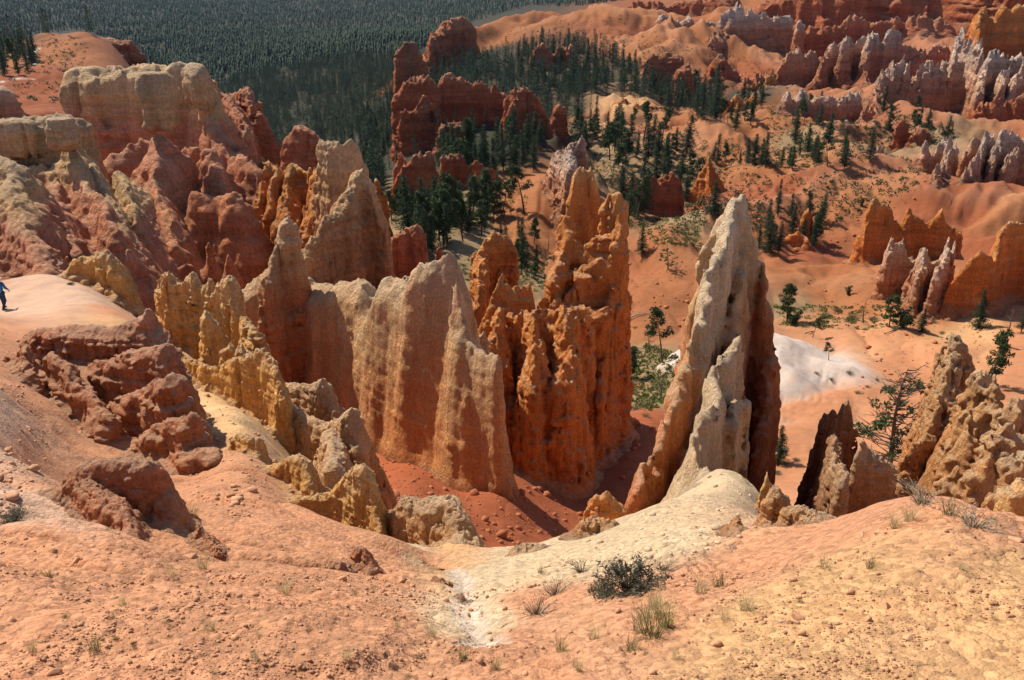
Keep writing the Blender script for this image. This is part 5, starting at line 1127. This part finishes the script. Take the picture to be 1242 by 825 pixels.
def rubble(name, label, polys, n, s0, s1, mat, y0, y1):
    g = scatter(polys, n, y0, y1, rs); n = len(g); q0 = np.minimum(s0 * (1 + rs.pareto(2.0, n)), s1) ; k0 = rs.integers(0, 10, n); a0 = rs.random(n) * 6.28; V_, F_, c0 = [], [], 0
    for k in range(10):
        m = k0 == k; V0, F1 = STV[k]; c, s_ = np.cos(a0[m])[:, None], np.sin(a0[m])[:, None]; q = q0[m][:, None]
        V = np.stack([g[m][:, :1] + q * (c * V0[:, 0] - s_ * V0[:, 1]), g[m][:, 1:2] + q * (s_ * V0[:, 0] + c * V0[:, 1]), g[m][:, 2:3] + q * (V0[:, 2] + .15)], -1)
        F_.append((F1[None] + (np.arange(m.sum()) * len(V0))[:, None, None] + c0).reshape(-1, 3)); V_.append(V.reshape(-1, 3)); c0 += V.shape[0] * len(V0)
    tag(link(name, mesh_np(name, np.concatenate(V_), np.concatenate(F_), mat, smooth=False)), label, 'rubble', kind='stuff')
M_RUB = plain_material('red_rubble', (.42, .15, .065), .35, 3.0, .95); M_RUBC = plain_material('cream_rubble', (.60, .43, .26), .3, 6.0, .95)
rubble('rubble', 'fallen orange blocks strewn over the red gully floor', [([(440, 540), (620, 585), (740, 510), (800, 520), (740, 610), (650, 668), (560, 650), (470, 610)], 1.0)], 800, .05, .45, M_RUB, 25, 75)
rubble('rubble', 'broken tan stones scattered on the slopes round the left ridges', [([(200, 430), (330, 500), (345, 545), (300, 640), (230, 600), (215, 480)], .6), ([(0, 400), (40, 420), (60, 560), (0, 640)], .4)], 900, .012, .10, M_STONE, 6, 40)
rubble('rubble', 'crumbled cream chips on the pale slope at the foot of the spire', [([(690, 660), (760, 640), (850, 575), (905, 590), (930, 640), (800, 690), (640, 690)], 1.0)], 420, .007, .06, M_RUBC, 5, 30)
rubble('rubble', 'scattered boulders on the bare orange slopes of the valley', [([(960, 330), (1140, 345), (1240, 420), (1100, 560), (1040, 470), (1050, 420)], .4), ([(760, 300), (850, 300), (850, 400), (760, 400)], .15), ([(870, 215), (1140, 215), (1060, 300), (930, 300)], .35)], 900, .10, .6, M_RUB, 60, 260)
spts = scatter([([(0, 660), (500, 690), (620, 740), (760, 700), (1000, 660), (1120, 612), (1242, 650), (1242, 825), (0, 825)], 1.0)], 70, 1, 14, rs)
for i, g in enumerate(spts[:60]):
    o = link('stone', STM[i % 6], None, g); k = rs.uniform(.014, .034) * np.clip(g[1] / 3, .9, 2.2); o.scale = (k, k * rs.uniform(.7, 1), k); o.rotation_euler = (0, 0, rs.random() * 6)
    tag(o, 'small loose orange stone lying on the gravelly foreground soil', 'stone', 'loose stones on the near slope')
def log(px, py, lpx, ang, label, mat=M_PALE, name='fallen_log'):
    g, l = at_px(px, py, lpx); m = MB(); r = np.random.default_rng(int(px))
    m.tube([[-l / 2, 0, .0], [-.1 * l, .03 * l, .06 * l], [l / 2, -.02 * l, .03 * l]], [.035 * l, .028 * l, .012 * l], 7)
    for k in range(5):
        x = r.uniform(-.3, .45) * l; a = r.uniform(-1, 1); m.tube([[x, 0, .04 * l], [x + .12 * l, a * .15 * l, r.uniform(.06, .2) * l]], [.010 * l, .003 * l], 4)
    o = link(name, m.mesh(name, mat, True), None, g + np.array([0, 0, .01 * l])); o.rotation_euler = (0, 0, ang)
    tag(o, label, 'log')
log(763, 438, 18, 2.4, 'bleached log on the green flat, right beside the tallest orange tower')
log(776, 424, 24, .1, 'bleached log at the upper edge of the green flat')
log(1080, 404, 26, -2.5, 'dark fallen trunk below the spike-topped pine on bare slope', M_DEAD)
log(985, 404, 20, .3, 'grey log on the flat above the white bare patch', M_DEAD)
log(895, 203, 26, .2, 'pale fallen logs on the flat above the bare red hill')
log(776, 383, 30, .5, 'tangle of bleached branches on orange slope left of the pale spire')
log(1228, 425, 34, -.4, 'fallen grey trunk at the right edge below the dark fir', M_DEAD)
log(954, 756, 32, .1, 'short bleached stick lying on the tan soil at lower right')
log(612, 760, 16, .8, 'small dry twig at the lower end of the white wash', M_DEAD)

# ------------------------------------------------------------------ the hiker on the trail
def body_mesh(name, caps, h, mat, smooth=.035):
    """one continuous surface round a skeleton of tapered capsules (a, b, radius a, radius b)"""
    pts = np.array([c[0] for c in caps] + [c[1] for c in caps]); rm = max(max(c[2], c[3]) for c in caps) + .06
    lo, hi = pts.min(0) - rm, pts.max(0) + rm
    gx, gy, gz = [np.arange(lo[q], hi[q], h, dtype=np.float32) for q in range(3)]
    X, Y, Z = np.meshgrid(gx, gy, gz, indexing='ij'); E = np.zeros_like(X)
    for a, b, ra, rb_ in caps:
        a, b = np.array(a), np.array(b); e = b - a; L2 = max(float(e @ e), 1e-9)
        t = np.clip(((X - a[0]) * e[0] + (Y - a[1]) * e[1] + (Z - a[2]) * e[2]) / L2, 0, 1)
        d = np.sqrt((X - a[0] - t * e[0]) ** 2 + (Y - a[1] - t * e[1]) ** 2 + (Z - a[2] - t * e[2]) ** 2) - (ra + t * (rb_ - ra))
        k = min(smooth, .8 * min(ra, rb_)); E += np.exp(np.clip(-d / (k * .35), -60, 60))
    V, Q = surface_nets(np.log(np.maximum(E, 1e-26)).astype(np.float32), np.array([gx[0], gy[0], gz[0]], np.float32), np.float32(h))
    return mesh_np(name, V, Q, mat)
M_SKIN = plain_material('skin', (.48, .27, .18), .08, 30, .6); M_NAVY = plain_material('navy_cloth', (.025, .04, .09), .2, 30)
M_BLUE = plain_material('blue_cloth', (.03, .11, .30), .2, 30); M_CYAN = plain_material('cyan_cloth', (.03, .26, .42), .2, 30); M_YEL = plain_material('yellow_cloth', (.60, .52, .12), .2, 30)
M_REDC = plain_material('red_cloth', (.26, .03, .02), .2, 30); M_WHITE = plain_material('white_cloth', (.75, .74, .70), .1, 30); M_BOOT = plain_material('boot_leather', (.06, .045, .035), .2, 30); M_HAIR = plain_material('hair', (.05, .03, .02), .2, 60)
g = ground_at(5.5, 376); hk = bpy.data.objects.new('person', None); COL.objects.link(hk); hk.location = g; hk.empty_display_size = .3
tag(hk, 'hiker in navy trousers, blue jacket and white hat walking away along the pale trail', 'person')
# walking away from the camera (+Y): left foot ahead, right heel lifting
hipz, shz = .93, 1.43
bodyc = [((-.09, .02, hipz), (.09, .0, hipz), .115, .115), ((0, 0, hipz), (0, .03, 1.18), .12, .125), ((0, .03, 1.18), (0, .06, shz - .04), .125, .13), ((-.17, .06, shz), (.17, .06, shz), .06, .06),
         ((0, .06, shz), (0, .09, 1.55), .05, .048), ((0, .10, 1.60), (0, .105, 1.66), .085, .088), ((0, .17, 1.59), (0, .175, 1.57), .030, .028), ((0, .195, 1.62), (0, .2, 1.60), .012, .014),
         ((-.088, .1, 1.61), (-.09, .1, 1.64), .014, .014), ((.088, .1, 1.61), (.09, .1, 1.64), .014, .014),
         ((-.09, .02, .90), (-.10, .20, .50), .085, .058), ((-.10, .20, .50), (-.10, .22, .10), .055, .036), ((-.10, .20, .05), (-.11, .38, .035), .042, .032),
         ((.09, .0, .90), (.10, .06, .49), .085, .058), ((.10, .06, .49), (.10, -.22, .17), .055, .036), ((.10, -.25, .11), (.11, -.10, .04), .042, .032),
         ((-.19, .06, shz - .01), (-.26, .0, 1.16), .048, .038), ((-.26, .0, 1.16), (-.24, .14, .95), .036, .027), ((.19, .06, shz - .01), (.26, .12, 1.16), .048, .038), ((.26, .12, 1.16), (.26, .30, 1.02), .036, .027)]
for sx, wx_, wy_, wz_ in ((-1, -.24, .15, .93), (1, .26, .32, 1.00)):
    bodyc.append(((wx_, wy_, wz_), (wx_, wy_ + .03, wz_ - .07), .028, .026))
    for q in range(4):
        ox = (q - 1.5) * .017; l = (.062, .072, .068, .052)[q]; a = (wx_ + ox, wy_ + .035, wz_ - .08); b_ = (wx_ + ox, wy_ + .055, wz_ - .08 - l * .55); c_ = (wx_ + ox * .9, wy_ + .045, wz_ - .08 - l)
        bodyc += [(a, b_, .0085, .008), (b_, c_, .008, .007)]
    bodyc += [((wx_ - sx * .03, wy_ + .02, wz_ - .02), (wx_ - sx * .045, wy_ + .05, wz_ - .06), .011, .009)]
link('body', body_mesh('body', bodyc, .011, M_SKIN), hk)
tr_ = [((-.09, .02, hipz), (.09, .0, hipz), .135, .135), ((-.09, .02, .90), (-.10, .20, .50), .105, .078), ((-.10, .20, .50), (-.10, .215, .13), .078, .062), ((.09, .0, .90), (.10, .06, .49), .105, .078), ((.10, .06, .49), (.10, -.20, .20), .078, .062), ((0, 0, .95), (0, .01, 1.0), .135, .135)]
link('trousers', body_mesh('trousers', tr_, .014, M_NAVY), hk)
jk = [((0, .01, 1.0), (0, .06, shz - .03), .148, .152), ((-.16, .06, shz), (.16, .06, shz), .078, .078), ((-.19, .06, shz - .01), (-.26, .0, 1.16), .066, .056), ((-.26, .0, 1.16), (-.242, .125, .975), .054, .044), ((.19, .06, shz - .01), (.26, .12, 1.16), .066, .056), ((.26, .12, 1.16), (.26, .28, 1.035), .054, .044)]
link('jacket', body_mesh('jacket', jk, .014, M_BLUE), hk)
link('hair', body_mesh('hair', [((0, .065, 1.60), (0, .085, 1.68), .085, .088)], .012, M_HAIR), hk)
link('sun_hat', body_mesh('sun_hat', [((0, .10, 1.70), (0, .10, 1.755), .098, .09)] + [((.12 * cos(a), .10 + .13 * sin(a), 1.69), (.12 * cos(a + .5), .10 + .13 * sin(a + .5), 1.69), .030, .030) for a in np.arange(0, 6.28, .5)], .012, M_WHITE), hk)
for sx, y0, z0 in ((-1, .20, .06), (1, -.25, .12)):
    link('boot', body_mesh('boot', [((sx * .10, y0, z0), (sx * .11, y0 + .17, z0 - .02 if sx < 0 else .045), .056, .046), ((sx * .10, y0, z0), (sx * .10, y0 + .02 if sx < 0 else y0 + .05, z0 + .10), .052, .05)], .012, M_BOOT), hk)
bk = bpy.data.objects.new('backpack', None); COL.objects.link(bk); bk.location = g + np.array([0, 0, 0]); bk.empty_display_size = .2
tag(bk, 'cyan and yellow backpack with red pocket on the back of the hiker', 'backpack')
link('main_bag', body_mesh('main_bag', [((-.08, -.17, 1.08), (-.08, -.15, 1.44), .10, .10), ((.08, -.17, 1.08), (.08, -.15, 1.44), .10, .10)], .014, M_CYAN), bk)
link('top_lid', body_mesh('top_lid', [((-.10, -.15, 1.52), (.10, -.15, 1.52), .085, .085)], .014, M_YEL), bk)
link('pocket', body_mesh('pocket', [((-.06, -.27, 1.07), (.06, -.27, 1.16), .07, .07)], .014, M_REDC), bk)
for sx in (-1, 1): link('strap', body_mesh('strap', [((sx * .12, -.09, 1.48), (sx * .12, .06, 1.525), .02, .02), ((sx * .12, .06, 1.525), (sx * .125, .20, 1.40), .02, .02), ((sx * .125, .20, 1.40), (sx * .15, .18, 1.20), .02, .018), ((sx * .15, .18, 1.20), (sx * .15, -.08, 1.08), .018, .018)], .012, M_CYAN), bk)

# ------------------------------------------------------------------ the air between here and the far forest
HZ = 0.000019
hx, hy0, hy1, hz0, hz1 = 10600.0, -60.0, 6100.0, float(ZZ.min()) - 1.0, float(ZZ.max()) + 40.0
hv = np.array([[x, y, z] for x in (-hx, hx) for y in (hy0, hy1) for z in (hz0, hz1)])
hm = bpy.data.materials.new('haze_air'); hm.use_nodes = True; hn = hm.node_tree; hn.nodes.remove(hn.nodes['Principled BSDF'])
pv = hn.nodes.new('ShaderNodeVolumePrincipled'); pv.inputs['Color'].default_value = (.50, .70, 1.0, 1); pv.inputs['Density'].default_value = HZ; pv.inputs['Anisotropy'].default_value = .2
hn.links.new(pv.outputs[0], hn.nodes['Material Output'].inputs['Volume'])
hz = link('haze', mesh_np('haze', hv, np.array([[0, 1, 3, 2], [4, 6, 7, 5], [0, 4, 5, 1], [2, 3, 7, 6], [0, 2, 6, 4], [1, 5, 7, 3]]), hm, smooth=False))
tag(hz, 'thin blue haze in the air over the far forest', 'haze', kind='stuff')
